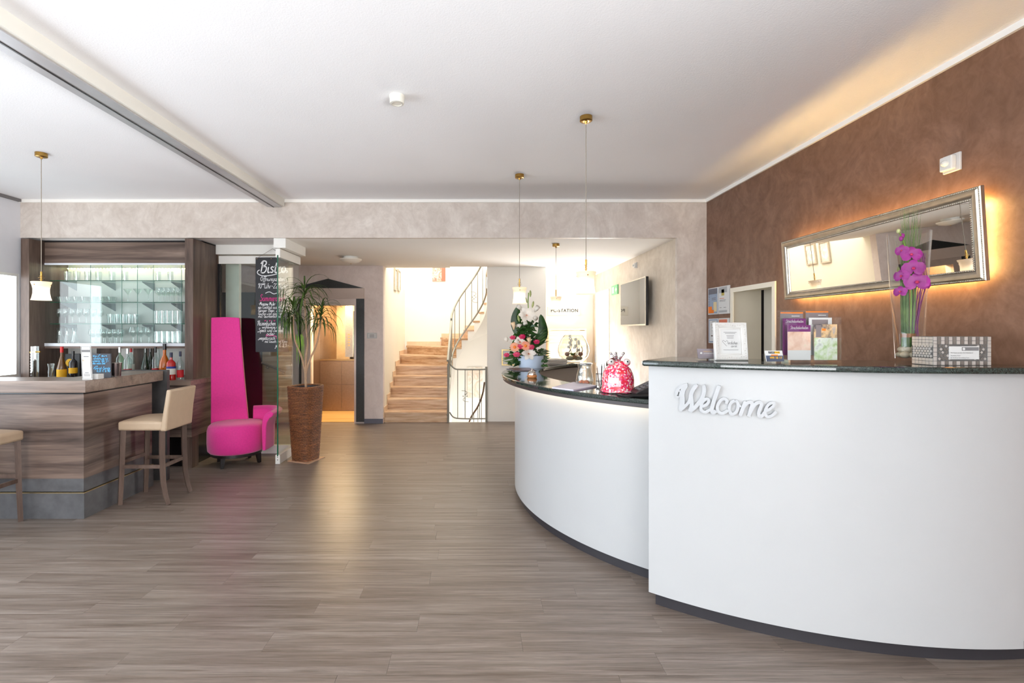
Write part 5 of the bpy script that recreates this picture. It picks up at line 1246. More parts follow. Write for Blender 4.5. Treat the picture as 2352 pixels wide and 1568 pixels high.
B().prism([(-0.04, 0), (-0.10, 0.045), (-0.10, 0.016), (-0.14, 0.016), (-0.14, -0.016), (-0.10, -0.016), (-0.10, -0.045)], -0.022, -0.02, 'yz').build('arrow', MPAP, ex)

# PC station sign and desk hutch
ps = thing('station_sign', 'white sign reading PC-STATION on the alcove wall', 'sign', (PX(1295, 9.27), 9.3, 1.85))
B().box(PX(1258, 9.27), PX(1333, 9.27), 9.272, 9.2995, PZ(724, 9.27), PZ(704, 9.27)).build('panel', plain('warm_white_panel', C(232, 226, 212), 0.5, var=0.01), ps, True, bevel=0.004)
letters('lettering', 'PC-STATION', 0.084, MINKb, ps, (PX(1296.5, 9.27), 9.272, PZ(716.3, 9.27)), (1, 0, 0), (0, 0, 1), align='CENTER', weight=0.002, space=1.12)
hu = thing('desk_hutch', 'pale striped wood workstation hutch behind the glass bowl', 'cabinet', (1.62, 8.8, 0))
MHW = wood('pale_striped_pine', [(0.3, C(196, 150, 108)), (0.45, C(228, 196, 156)), (0.6, C(240, 214, 180)), (0.75, C(246, 226, 198))], (0.4, 5, 9), 2.2, 0.5)
hx0, hx1 = PX(1265, 8.7), PX(1343, 8.7)
B().box(hx0, hx1, 8.70, 8.73, 0.74, PZ(759, 8.7)).build('front_panel', MHW, hu, True, bevel=0.004)
B().box(hx0 - 0.03, hx0, 8.70, 9.1, 0.0, PZ(758, 8.7)).build('side_panel', MHW, hu, True)
B().box(hx1, hx1 + 0.03, 8.70, 9.1, 0.0, PZ(758, 8.7)).build('side_panel', MHW, hu, True)
B().box(hx0 - 0.03, hx1 + 0.03, 8.69, 9.1, PZ(758, 8.7), PZ(758, 8.7) + 0.025).build('top_board', MHW, hu, True)
B().box(hx0, hx1, 8.73, 9.2, 0.71, 0.74).build('desk_top', MWP, hu, True)

# ------------------------------------------------------------------ things on the low counter
ZL = 1.1005
def lp(x, Yv): return (PX(x, Yv), Yv, ZL)
mg = MPAP
MTAU0 = plain('taupe_cover', C(120, 92, 84), 0.4, var=0.3, vscale=30)
for k, (dx, dy, rz, m) in enumerate(((0, 0, 0.3, MGRY), (0.01, 0.01, 0.1, MTAU0))):
    o = tag(B().box(-0.105, 0.105, -0.148, 0.148, 0, 0.004).build('magazine', m), ['grey magazine lowest under the flower pot edge', 'brown magazine lying on the grey one before the flower pot'][k], 'magazine')
    o.location = (0.44 + dx, 4.82 + dy, ZL + 0.0045 * k); o.rotation_euler = (0, 0, rz)
fa = thing('flower_arrangement', 'tall lily, rose and gerbera arrangement in pale blue pot', 'flowers', (0.57, 5.10, ZL))
FX, FY = 0, 0
B().lathe([(0, 0), (0.125, 0), (0.14, 0.13), (0.134, 0.13), (0.12, 0.01), (0, 0.01)], 32, cap=False).build('pot', plain('pale_blue_glaze', C(196, 212, 232), 0.15, spec=0.6, var=0.02), fa, smooth=True)
def fp(px_, py_, dy=0.0):
    Yv = 5.10 + dy; return Vector((PX(px_, Yv) - 0.57, dy, PZ(py_, Yv) - ZL))
MLY = mk_leaf('lily_petal', C(236, 228, 214), C(250, 246, 238)); MLB2 = mk_leaf('lily_bud', C(150, 170, 96), C(206, 210, 150)); MRS = mk_leaf('pink_rose_petal', C(214, 36, 100), C(236, 92, 130)); MGBR = mk_leaf('peach_gerbera_petal', C(240, 150, 122), C(248, 186, 152)); MCAL = mk_leaf('peach_calla', C(238, 206, 160), C(250, 226, 190))
rng = random.Random(11)
# two broad leaves behind
for (xa, ya, xb, yb, xc, yc) in ((1212, 800, 1186, 745, 1190, 703), (1212, 800, 1246, 770, 1242, 722)):
    pts = catmull([tuple(fp(xa, ya, 0.05)), tuple(fp(xb, yb, 0.07)), tuple(fp(xc, yc, 0.05))], 6)
    w = [0.012 + 0.046 * math.sin(PI * min(1, (k + 1) / len(pts))) for k in range(len(pts))]; w[-1] = 0.004
    B().blade(pts, w, nrm=(0, 1, 0), fold=0.25).build('broad_leaf', MLFd, fa, smooth='all')
B().tube(catmull([tuple(fp(1213, 800, 0.02)), tuple(fp(1216, 740, 0.02)), tuple(fp(1213, 700, 0.0)), tuple(fp(1214, 672, 0.0))], 5), 0.005, 6).build('lily_stem', MLFy, fa)
def petal_ring(c, d, n, L, w, cup, mat, name, rows=1):
    c = Vector(c); d = Vector(d).normalized(); s_ = d.cross(Vector((0, 0, 1)));
    if s_.length < 0.1: s_ = Vector((1, 0, 0))
    s_.normalize(); t_ = d.cross(s_); b = B()
    for r in range(rows):
        for k in range(n):
            a = 2 * PI * (k + 0.5 * r) / n; out = s_ * math.cos(a) + t_ * math.sin(a); sc = 1 - 0.3 * r
            pts = [c + out * (0.006) , c + out * (L * 0.35 * sc) + d * (L * cup * 0.45), c + out * (L * 0.72 * sc) + d * (L * cup * 0.62), c + out * (L * sc) + d * (L * cup * 0.45)]
            b.blade([tuple(p) for p in pts], [w * 0.35, w * 0.95, w, w * 0.25], nrm=tuple(d), fold=0.15)
    return b.build(name, mat, fa, smooth='all')
for px_, py_, dy, s_ in ((1209, 724, -0.08, 0.085), (1214, 812, -0.13, 0.075), (1194, 785, -0.10, 0.06)):
    petal_ring(fp(px_, py_, dy), (0.05 - 0.1 * (px_ < 1200), -1, 0.25), 6, s_, s_ * 0.32, 0.5, MLY, 'lily')
    sb_ = B()
    for k in range(5): sb_.tube([tuple(fp(px_, py_, dy)), tuple(fp(px_, py_, dy) + Vector((0.012 * math.cos(k * 1.26), -0.05, 0.012 * math.sin(k * 1.26))))], 0.0016, 4)
    sb_.build('stamen', MORG, fa)
for px_, py_, px2, py2 in ((1190, 702, 1200, 712), (1236, 704, 1228, 716), (1231, 731, 1226, 728), (1189, 750, 1198, 745), (1207, 745, 1206, 735)):
    B().tube([tuple(fp(px2, py2, -0.06)), tuple((fp(px_, py_, -0.08) + fp(px2, py2, -0.06)) / 2), tuple(fp(px_, py_, -0.09))], [0.008, 0.022, 0.026], 8).build('opening_lily', MLY, fa, smooth='all')
for px_, py_, a in ((1218, 674, 0.0), (1204, 678, -0.3), (1208, 688, -0.4), (1224, 699, 0.2), (1191, 731, -0.2)):
    p = fp(px_, py_, -0.03); dd = Vector((math.sin(a), 0, math.cos(a)))
    B().tube([tuple(p - dd * 0.035), tuple(p - dd * 0.01), tuple(p + dd * 0.02), tuple(p + dd * 0.035)], [0.004, 0.012, 0.010, 0.003], 8).build('lily_bud', MLB2, fa, smooth='all')
for px_, py_, dy, s_ in ((1200, 773, -0.12, 0.032), (1178, 775, -0.10, 0.028), (1233, 785, -0.10, 0.03), (1195, 796, -0.14, 0.034), (1220, 797, -0.14, 0.034), (1187, 814, -0.15, 0.034), (1164, 815, -0.08, 0.028)):
    p = fp(px_, py_, dy); b = B(); b.ball(tuple(p), (s_ * 0.6, s_ * 0.6, s_ * 0.62), 10, 7)
    for r in range(3):
        for k in range(5):
            a = 2 * PI * k / 5 + r * 0.6; o = Vector((math.cos(a), math.sin(a), 0)); rr = s_ * (0.55 + 0.22 * r)
            b.blade([tuple(p + o * rr * 0.6 - Vector((0, 0, s_ * 0.7))), tuple(p + o * rr * 1.05), tuple(p + o * rr * (0.95 + 0.1 * r) + Vector((0, 0, s_ * (0.75 - 0.2 * r))))], [s_ * 0.35, s_ * 0.6, s_ * 0.4], nrm=tuple(o))
    b.build('rose', MRS, fa, smooth='all')
for px_, py_ in ((1182, 797), (1207, 794)):
    c = fp(px_, py_, -0.16); petal_ring(c, (0.05, -1, 0.3), 18, 0.052, 0.008, 0.15, MGBR, 'gerbera', 3)
    B().ball(tuple(c + Vector((0, -0.008, 0))), (0.016, 0.008, 0.016), 10, 6).build('gerbera_eye', MORG, fa)
for px_, py_ in ((1180, 746), (1216, 781)):
    p = fp(px_, py_, -0.1); B().tube([tuple(p + Vector((0, 0, -0.05))), tuple(p + Vector((0, -0.005, -0.01))), tuple(p + Vector((-0.012, -0.015, 0.025)))], [0.006, 0.018, 0.024], 8).build('calla_lily', MCAL, fa, smooth='all')
B().ball(tuple(fp(1163, 779, 0)), (0.024, 0.02, 0.028), 10, 7).tube([tuple(fp(1163, 781, 0)), tuple(fp(1178, 795, 0))], 0.003, 5).build('white_rosebud', MLY, fa, smooth='all')
# foliage cushions, palm fronds, spiky leaves
lf = B()
for k in range(260):
    px_ = rng.gauss(1212, 17); py_ = rng.uniform(735, 840); wd_ = 12 + (py_ - 735) * 0.30
    px_ = 1210 + (rng.random() - 0.5) * 2 * wd_; p = fp(px_, py_, rng.uniform(-0.09, 0.06)); a = rng.uniform(0, 2 * PI); l = rng.uniform(0.04, 0.09)
    o = Vector((math.cos(a), -0.5 + 0.4 * math.sin(a), 0.3 * math.sin(a * 2))).normalized()
    lf.blade([tuple(p), tuple(p + o * l * 0.5 + Vector((0, 0, 0.01))), tuple(p + o * l)], [0.006, 0.016, 0.001], nrm=(rng.uniform(-0.4, 0.4), -1, 0.4))
tag(lf.build('foliage', MLFd, fa), kind='stuff')
fr_ = B()
for k in range(9):
    y0 = 760 + 7 * k; p = fp(1236, y0 + 8, 0.02); q_ = fp(1258 + 1.5 * k * (k < 5), y0 - 6 + 3 * k * (k > 4), 0.04); m = (p + q_) / 2 + Vector((0, 0, 0.012)); fr_.blade([tuple(p), tuple(m), tuple(q_)], [0.004, 0.005, 0.0005], nrm=(0, -1, 0.3))
for k in range(10):
    a = rng.uniform(-0.5, 0.4); p = fp(1240, 815 + rng.uniform(-12, 14), 0); l = rng.uniform(0.06, 0.13); o = Vector((math.cos(a), 0, math.sin(a))); fr_.blade([tuple(p), tuple(p + o * l * 0.5), tuple(p + o * l)], [0.006, 0.012, 0.001], nrm=(0, -1, 0.2))
for k in range(10):
    a = PI + rng.uniform(-0.3, 0.6); p = fp(1182, 822 + rng.uniform(-8, 8), 0); l = rng.uniform(0.06, 0.15); o = Vector((math.cos(a), 0, -abs(math.sin(a)) * 0.8)); fr_.blade([tuple(p), tuple(p + o * l * 0.5), tuple(p + o * l)], [0.006, 0.011, 0.001], nrm=(0, -1, 0.2))
tag(fr_.build('palm_frond', MLF, fa), kind='stuff')

be = thing('service_bell', 'silver service bell on a wooden base before the flowers', 'bell', lp(1222, 4.02))
B().lathe([(0, 0), (0.036, 0), (0.042, 0.008), (0.042, 0.018), (0.036, 0.026), (0, 0.026)], 24, cap=False).build('wooden_base', plain('beech_base', C(184, 120, 70), 0.35), be, smooth=True)
B().lathe([(0.036, 0.026), (0.036, 0.032), (0.028, 0.05), (0.012, 0.06), (0.004, 0.061), (0.004, 0.07), (0.006, 0.072), (0.004, 0.078), (0, 0.078)], 24, cap=False).build('bell_dome', plain('chrome', C(210, 206, 200), 0.08, 1.0), be, smooth=True)
bx = tag(B().box(-0.06, 0.06, -0.05, 0.05, 0, 0.13).build('paper_box', plain('white_card', C(228, 222, 216), 0.6)), 'white paper box behind the pale blue flower pot', 'box'); bx.location = (PX(1240, 5.42), 5.42, ZL)
for k in range(7):
    o = tag(B().box(-0.14, 0.14, -0.1, 0.1, 0, 0.0075).build('newspaper', plain('newsprint', C(224, 218, 208), 0.8, var=0.12, vscale=50) if k == 0 else bpy.data.materials['newsprint']), 'topmost folded newspaper of the pile by the glass bowl' if k == 6 else 'folded newspaper within the pile by the glass bowl', 'newspaper', 'newspapers piled by the glass bowl')
    o.location = (PX(1271, 5.62) + 0.008 * (k % 3 - 1), 5.68 , ZL + 0.008 * k); o.rotation_euler = (0, 0, 0.5 + 0.06 * (k % 4))
tg = tag(B().arc(*RC, 1.811, 1.8185, rad(163.4), rad(164.9), 0.93, 1.046, 2).build('paper_note', MPAP), 'paper note hanging under the far counter edge', 'note')
# glass bowl terrarium
tr = thing('glass_terrarium', 'big round glass bowl with orchids, pebbles and starfish', 'terrarium', (PX(1317, 6.0), 6.0, ZL))
B().lathe([(0, 0.003), (0.08, 0.0), (0.13, 0.02), (0.175, 0.07), (0.195, 0.135), (0.185, 0.2), (0.15, 0.28), (0.115, 0.335), (0.112, 0.335), (0.147, 0.28), (0.181, 0.2), (0.191, 0.135), (0.171, 0.07), (0.12, 0.025), (0, 0.01)], 36, cap=False).build('glass_bowl', MGV, tr, smooth='all')
MPEB = plain('cream_pebble', C(206, 190, 162), 0.5, var=0.15, vscale=20); MTWG = plain('dark_twig', C(72, 52, 44), 0.7); MSTAR = plain('starfish', C(178, 128, 86), 0.7)
for k in range(14):
    a = rng.uniform(0, 2 * PI); r = rng.uniform(0.02, 0.11); s_ = rng.uniform(0.022, 0.036)
    B().ball((r * math.cos(a), r * math.sin(a), 0.02 + s_ * 0.7 + 0.35 * max(0, r - 0.07)), (s_ * 1.2, s_, s_ * 0.7), 9, 6).build('pebble', MPEB, tr, smooth='all')
stp = []
for k in range(10): a = PI / 2 + k * PI / 5; r = 0.045 if k % 2 == 0 else 0.018; stp.append((-0.005 + r * math.cos(a), 0.075 + r * math.sin(a)))
B().prism(stp, -0.125, -0.11, 'xz').build('starfish', MSTAR, tr)
for sx, hh in ((-0.03, 0.30), (0.045, 0.26)):
    B().tube([(sx, 0, 0.05), (sx + 0.004, 0, hh * 0.7), (sx - 0.01, 0, hh)], 0.004, 5).build('orchid_stem', MSTEM, tr)
    for k in range(6):
        c = Vector((sx + rng.uniform(-0.035, 0.03), rng.uniform(-0.02, 0.02), hh - 0.03 * k * 0.9 + 0.02)); b = B()
        for q in range(5): a = q * 1.257; b.blade([tuple(c), tuple(c + Vector((math.cos(a), -0.2, math.sin(a))) * 0.012), tuple(c + Vector((math.cos(a), -0.1, math.sin(a))) * 0.022)], [0.003, 0.010, 0.003], nrm=(0, -1, 0))
        b.build('orchid_bloom', MLY, tr, smooth='all')
for k in range(7):
    a = rng.uniform(0, 2 * PI); x, y_ = 0.10 * math.cos(a), 0.08 * math.sin(a); B().tube(catmull([(x, y_, 0.06), (x * 1.15, y_, 0.11), (x * 1.05 + 0.02, y_, 0.15), (x * 1.1, y_, 0.19)], 3), 0.0035, 5).build('twig', MTWG, tr)
lf = B()
for k in range(14):
    a = rng.uniform(0, 2 * PI); o = Vector((math.cos(a), math.sin(a), 0.7)); lf.blade([(0, 0, 0.07), tuple(Vector((0, 0, 0.07)) + o * 0.04), tuple(Vector((0, 0, 0.07)) + o * 0.07)], [0.006, 0.014, 0.001])
lf.build('leaf_tuft', MLFy, tr)
for x in (-0.09, 0.075): B().ball((x, -0.07, 0.10), (0.03, 0.025, 0.028), 9, 6).build('dried_rose', plain('dried_rose', C(176, 120, 104), 0.7) if 'dried_rose' not in bpy.data.materials else bpy.data.materials['dried_rose'], tr, smooth='all')
# carafe with orange sweets
cv = thing('hurricane_vase', 'clear waisted glass vase with orange petals at the bottom', 'vase', (0.785, 3.52, ZL))
B().lathe([(0, 0.003), (0.055, 0.0), (0.064, 0.03), (0.056, 0.075), (0.045, 0.115), (0.05, 0.145), (0.057, 0.155), (0.055, 0.155), (0.047, 0.143), (0.042, 0.115), (0.053, 0.075), (0.061, 0.03), (0.052, 0.006), (0, 0.008)], 28, cap=False).build('glass_wall', MGV, cv, smooth='all')
for k in range(18):
    a = rng.uniform(0, 2 * PI); r = rng.uniform(0, 0.045); B().ball((r * math.cos(a), r * math.sin(a), 0.014 + 0.006 * (k % 3)), (0.012, 0.008, 0.005), 7, 5).build('orange_petal', MORG if k % 2 else MSAL, cv)
# folder
fo = thing('folder', 'lilac white paper folder lying on the granite', 'folder', (0.68, 3.36, ZL))
P4 = [(0.5126, 3.289), (0.63, 3.149), (0.843, 3.389), (0.7253, 3.61)]
B().prism(P4, ZL, ZL + 0.008).build('pages', plain('lilac_paper', C(206, 202, 220), 0.7), fo, True)
B().prism([(0.68 + (p[0] - 0.68) * 1.01, 3.36 + (p[1] - 3.36) * 1.01) for p in P4], ZL + 0.008, ZL + 0.0095).build('cover', plain('lilac_white_cover', C(226, 220, 230), 0.6), fo, True)
# pen cup
pc = thing('pen_cup', 'black wire pen cup with pens beside the pink frog', 'pen holder', (0.842, 3.27, ZL))
wr_ = B()
for z in (0.003, 0.05, 0.1): wr_.lathe([(0.034, z), (0.036, z + 0.0015), (0.034, z + 0.003), (0.033, z + 0.0015), (0.034, z)], 20, cap=False)
for k in range(16): a = 2 * PI * k / 16; wr_.tube([(0.034 * math.cos(a), 0.034 * math.sin(a), 0.002), (0.034 * math.cos(a), 0.034 * math.sin(a), 0.102)], 0.001, 4)
wr_.lathe([(0, 0.001), (0.034, 0.001), (0.034, 0.003), (0, 0.003)], 20, cap=False)
wr_.build('wire_cup', MBLK, pc)
for k, (dx, dy, m) in enumerate(((-0.02, 0, MMETw), (0.005, 0.01, MBLK), (0.015, -0.005, MGP))):
    B().tube([(dx * 0.5, dy, 0.004), (dx * 1.4, dy, 0.14 + 0.012 * k)], 0.0042, 6).tube([(dx * 1.4, dy, 0.14 + 0.012 * k), (dx * 1.5, dy, 0.155 + 0.012 * k)], [0.003, 0.001], 6).build('pen', m, pc, smooth=True)
# frog money bank
fg = thing('frog_money_bank', 'red and pink patterned frog money bank with silver crown', 'money bank', (0.905, 3.10, ZL))
def mk_frog():
    t = NT('pink_red_patchwork'); v = t.coord()
    vo = t.node('ShaderNodeTexVoronoi'); vo.inputs['Scale'].default_value = 95; t.link(v, vo.inputs['Vector'])
    sp = t.node('ShaderNodeSeparateColor'); t.link(vo.outputs['Color'], sp.inputs[0])
    v2 = t.coord((0.2, 0.2, 1)); n = t.noise(v2, 20, 2)
    ad = t.node('ShaderNodeMath', operation='MULTIPLY_ADD'); ad.inputs[1].default_value = 0.6; t.link(sp.outputs[0], ad.inputs[0]); 
    sc = t.node('ShaderNodeMath', operation='MULTIPLY'); sc.inputs[1].default_value = 0.55; t.link(n, sc.inputs[0]); t.link(sc.outputs[0], ad.inputs[2])
    c = t.ramp(ad.outputs[0], [(0.22, C(216, 20, 62)), (0.38, C(228, 36, 52)), (0.5, C(226, 62, 120)), (0.62, C(238, 130, 150)), (0.74, C(246, 222, 216))], 'CONSTANT')
    t.prin(c, 0.15, 0, 0.6, coat=0.5); return t.m
B().lathe([(0, 0.0), (0.1, 0.0), (0.114, 0.008), (0.104, 0.02), (0.099, 0.045), (0.1, 0.08), (0.095, 0.115), (0.08, 0.15), (0.058, 0.172), (0.05, 0.178), (0.047, 0.19), (0.03, 0.2), (0, 0.204)], 40, cap=False, fn=lambda a, z: 1 + (0.05 * math.cos(5 * a + 0.4) if z < 0.015 else 0)).build('body', mk_frog(), fg, smooth='all')
for sx in (-0.052, 0.045):
    e_ = B().ball((sx, -0.035, 0.192), 0.024, 14, 9).build('eye_bump', bpy.data.materials['pink_red_patchwork'], fg, smooth='all')
    B().ball((sx + (-0.004 if sx < 0 else -0.002), -0.049, 0.196), 0.019, 14, 9).build('eyeball', MWP, e_, smooth='all')
    B().ball((sx + (-0.008 if sx < 0 else -0.003), -0.0665, 0.199), (0.0055, 0.003, 0.0055), 8, 6).build('pupil', MBLK, e_, smooth='all')
cr = B(); cr.lathe([(0, 0.2), (0.017, 0.2), (0.02, 0.212), (0.024, 0.224), (0.0, 0.224)], 18, cap=False)
for a in (0.3, 1.55, 2.8, 4.05, 5.3): cr.tube([(0.016 * math.cos(a), 0.016 * math.sin(a), 0.214), (0.042 * math.cos(a), 0.042 * math.sin(a), 0.246)], [0.008, 0.006], 8).ball((0.043 * math.cos(a), 0.043 * math.sin(a), 0.248), 0.0085, 9, 6)
cr.build('crown', plain('silver_glaze', C(206, 204, 206), 0.18, 0.9), fg, smooth='all')
B().obox((-0.048, -0.089, 0.082), (0.88, -0.47, 0), (0, 0.05, 1), (-0.47, -0.88, 0.05), 0.0285, 0.018, 0.002).build('price_tag', MPAP, fg)
B().tube([(-0.10, -0.05, 0.004), (-0.05, -0.105, 0.006), (0.0, -0.115, 0.006), (0.05, -0.1, 0.006), (0.1, -0.05, 0.004)], 0.0016, 5).build('mouth_line', MDW, fg)
# brown round mirror-like stand behind the frog
rs = thing('round_stand', 'dark brown round dish on short stem behind the frog', 'stand', (0.96, 3.42, ZL))
B().lathe([(0, 0), (0.04, 0), (0.04, 0.008), (0.008, 0.014), (0.008, 0.10), (0, 0.10)], 20, cap=False).build('stem', MTWG, rs, smooth=True)
B().lathe([(0, 0.0), (0.04, 0.0), (0.044, 0.008), (0.044, 0.04), (0.040, 0.042), (0.038, 0.014), (0, 0.012)], 28, cap=False).tf(Matrix.Translation((0, 0.012, 0.15)) @ Matrix.Rotation(PI / 2 - 0.25, 4, 'X')).build('round_dish', plain('brown_gloss', C(84, 60, 46), 0.25), rs, smooth=True)
# black card terminal and handset
ct = thing('card_terminal', 'sloping black desk terminal beside the tall counter', 'terminal', (1.04, 2.98, ZL))
B().prism([(-0.08, 0), (0.10, 0), (0.10, 0.085), (0.07, 0.09), (-0.08, 0.02)], -0.075, 0.075, 'xz').build('body', plain('charcoal_plastic', C(46, 42, 42), 0.4), ct, bevel=0.004)
kb = B()
for i in range(4):
    for j in range(3):
        u = 0.1 + 0.2 * i; x = -0.06 + 0.12 * u; kb.obox((x, -0.04 + 0.035 * j, 0.02 + 0.07 * (x + 0.08) / 0.15 + 0.003), (0.9, 0, 0.42), (0, 1, 0), (-0.42, 0, 0.9), 0.007, 0.01, 0.003)
kb.build('keypad', MINK, ct)
hs = thing('cable_loop', 'flat black cable loop lying in front of the frog', 'cable', (0.93, 2.86, ZL))
B().tube(catmull([(-0.09, 0.02, 0.009), (-0.06, -0.02, 0.009), (0.0, -0.025, 0.009), (0.08, -0.03, 0.009), (0.085, 0.0, 0.009), (0.02, 0.01, 0.009), (-0.04, 0.02, 0.011), (-0.06, 0.035, 0.009)], 5), 0.008, 7).build('loop', MBLK, hs, smooth=True)

# ------------------------------------------------------------------ things on the tall counter
ZH = 1.3355
def face(px_, Yv): return (PX(px_, Yv), Yv, ZH)
def holder(nm, label, px_, Yv, w, h, cards):
    t = thing(nm, label, 'card holder', face(px_, Yv)); 
    B().prism([(-0.03, 0), (0.03, 0), (0.03, 0.004), (0.012, 0.004), (0.028, h * 0.75), (0.025, h * 0.75), (0.004, 0.004), (-0.012, 0.004), (-0.004, h * 0.45), (-0.007, h * 0.45), (-0.018, 0.004), (-0.03, 0.004)], -w / 2, w / 2, 'yz').build('acrylic_stand', MGVt, t)
    return t
th_ = math.atan2(0.35, 1)
def lean(b, w, z0, z1, y0, tl=0.26, d=0.0015):
    """upright card leaning back"""
    u, v = Vector((1, 0, 0)), Vector((0, tl, 1)).normalized(); n = u.cross(v)
    c = Vector((0, y0 + tl * (z0 + z1) / 2, (z0 + z1) / 2)); return b.obox(c, u, v, n, w / 2, (z1 - z0) / 2, d)
h1 = holder('business_card_holder', 'acrylic holder of grey business cards left on the tall counter', 1621, 2.65, 0.092, 0.055, None)
lean(B(), 0.088, 0.006, 0.060, -0.008, 0.26, 0.004).build('business_card', plain('taupe_card', C(132, 122, 128), 0.6), h1)
l0 = (h1.location[0] - 0.034, h1.location[1] - 0.0045 - 0.008, ZH)
letters('lettering', 'PARKHOTEL', 0.0085, plain('gold_ink', C(214, 176, 110), 0.6), h1, (l0[0] + 0.02, l0[1] + 0.26 * 0.042, ZH + 0.042), (1, 0, 0), (0, 0.26, 1), 0.0012)
letters('lettering', 'SONNENBERG', 0.0085, MPAP, h1, (l0[0] + 0.02, l0[1] + 0.26 * 0.032, ZH + 0.032), (1, 0, 0), (0, 0.26, 1), 0.0012)
B().ball((-0.026, -0.0125 + 0.26 * 0.036, 0.036), (0.006, 0.0012, 0.006), 10, 6).build('tree_emblem', MPAP, h1)
h2 = holder('taxi_card_holder', 'acrylic holder of white and blue taxi cards', 1778, 2.42, 0.088, 0.058, None)
lean(B(), 0.086, 0.006, 0.060, -0.010, 0.30, 0.003).build('taxi_card', MPAP, h2)
lean(B(), 0.086, 0.006, 0.036, -0.0135, 0.30, 0.0006).build('blue_band', plain('slate_blue_print', C(74, 84, 106), 0.6), h2)
k0 = h2.location
bdg = B(); bdg.obox((0.016, -0.0137 + 0.3 * 0.0505, 0.0505), (1, 0, 0), (0, 0.3, 1), (0, -1, 0.3), 0.013, 0.0055, 0.0006); bdg.build('yellow_badge', MYEL, h2)
bdg = B(); bdg.obox((-0.012, -0.0137 + 0.3 * 0.0505, 0.0505), (1, 0, 0), (0, 0.3, 1), (0, -1, 0.3), 0.015, 0.0055, 0.0006); bdg.build('black_badge', MBLK, h2)
bdg = B(); bdg.obox((0.0, -0.0145 + 0.3 * 0.0375, 0.0375), (1, 0, 0), (0, 0.3, 1), (0, -1, 0.3), 0.017, 0.003, 0.0006); bdg.build('orange_badge', MORG, h2)
letters('lettering', 'STAR', 0.011, MPAP, h2, (k0[0] - 0.025, k0[1] - 0.0137 + 0.3 * 0.047, ZH + 0.047), (1, 0, 0), (0, 0.3, 1), 0.0016)
letters('lettering', 'TAXI', 0.010, MBLK, h2, (k0[0] + 0.005, k0[1] - 0.0137 + 0.3 * 0.047, ZH + 0.047), (1, 0, 0), (0, 0.3, 1), 0.0016)
letters('lettering', '999 18 17', 0.015, MYEL, h2, (k0[0] - 0.026, k0[1] - 0.0141 + 0.3 * 0.019, ZH + 0.019), (1, 0, 0), (0, 0.3, 1), 0.0014, weight=0.0003)
# white ornate frame
wfm = thing('photo_frame', 'ornate white photo frame with a thank-you note', 'photo frame', face(1678, 2.60))
fw, fh, tl = 0.178, 0.203, 0.10
R_ = Matrix.Rotation(-tl, 4, 'X')
def inframe(b): return b.tf(R_)
inframe(framesweep(-fw / 2, fw / 2, 0, fh, [(0, 0.0), (0, 0.014), (0.004, 0.018), (0.026, 0.014), (0.03, 0.010), (0.036, 0.012), (0.036, 0.0)]).tf(Matrix.Scale(-1, 4, (0, 1, 0)))).build('frame', MWP, wfm, smooth=True)
og = B()
for k in range(60):
    t_ = k / 60; s_ = rng.choice((0.006, 0.012)); P_ = 2 * (fw + fh); d_ = t_ * P_
    ins = 0.013 + rng.uniform(-0.006, 0.006)
    if d_ < fw: x, z = -fw / 2 + d_, ins
    elif d_ < fw + fh: x, z = fw / 2 - ins, d_ - fw
    elif d_ < 2 * fw + fh: x, z = fw / 2 - (d_ - fw - fh), fh - ins
    else: x, z = -fw / 2 + ins, fh - (d_ - 2 * fw - fh)
    x = max(-fw / 2 + 0.008, min(fw / 2 - 0.008, x)); z = max(0.008, min(fh - 0.008, z)); a0_ = rng.uniform(0, 6)
    og.tube([(x + 0.0035 * math.cos(a0_ + q * 0.8) * (1 - q / 9), -0.0165, z + 0.0035 * math.sin(a0_ + q * 0.8) * (1 - q / 9)) for q in range(7)], 0.0012, 4)
inframe(og).build('scroll_relief', plain('relief_white', C(206, 200, 194), 0.5), wfm)
inframe(B().box(-fw / 2 + 0.036, fw / 2 - 0.036, -0.009, 0.0, 0.036, fh - 0.036)).build('note_paper', MPAP, wfm)
inframe(B().prism([(0.0, 0.001), (0.06, 0.03), (0.0, 0.12)], -0.02, 0.02, 'yz')).build('easel_back', MWP, wfm)
ln = B()
for z, w in ((0.150, 0.07), (0.144, 0.055), (0.132, 0.04), (0.125, 0.036), (0.118, 0.034), (0.055, 0.08)): ln.box(-w / 2, w / 2, -0.0098, -0.009, z, z + 0.0018)
inframe(ln).build('print', MINK, wfm)
def pt_(x, z): v = R_ @ Vector((x, -0.0095, z)); return (wfm.location[0] + v.x, wfm.location[1] + v.y, ZH + v.z)
vz = R_ @ Vector((0, 0, 1))
handwriting('lettering', 'Herzlichen', 0.017, 0.0011, MINKb, wfm, pt_(-0.018, 0.086), (1, 0, 0), tuple(vz), 0.0008, fit=0.055)
handwriting('lettering', 'Dank', 0.015, 0.0011, MINKb, wfm, pt_(-0.006, 0.070), (1, 0, 0), tuple(vz), 0.0008, fit=0.04)
hp = catmull([(-0.022, 0.076), (-0.036, 0.092), (-0.043, 0.100), (-0.038, 0.107), (-0.028, 0.099), (-0.02, 0.106), (-0.014, 0.099), (-0.018, 0.09)], 4)
inframe(B().tube([(a, -0.0096, b_) for a, b_ in hp], 0.0006, 4)).build('heart_drawing', MINKb, wfm)
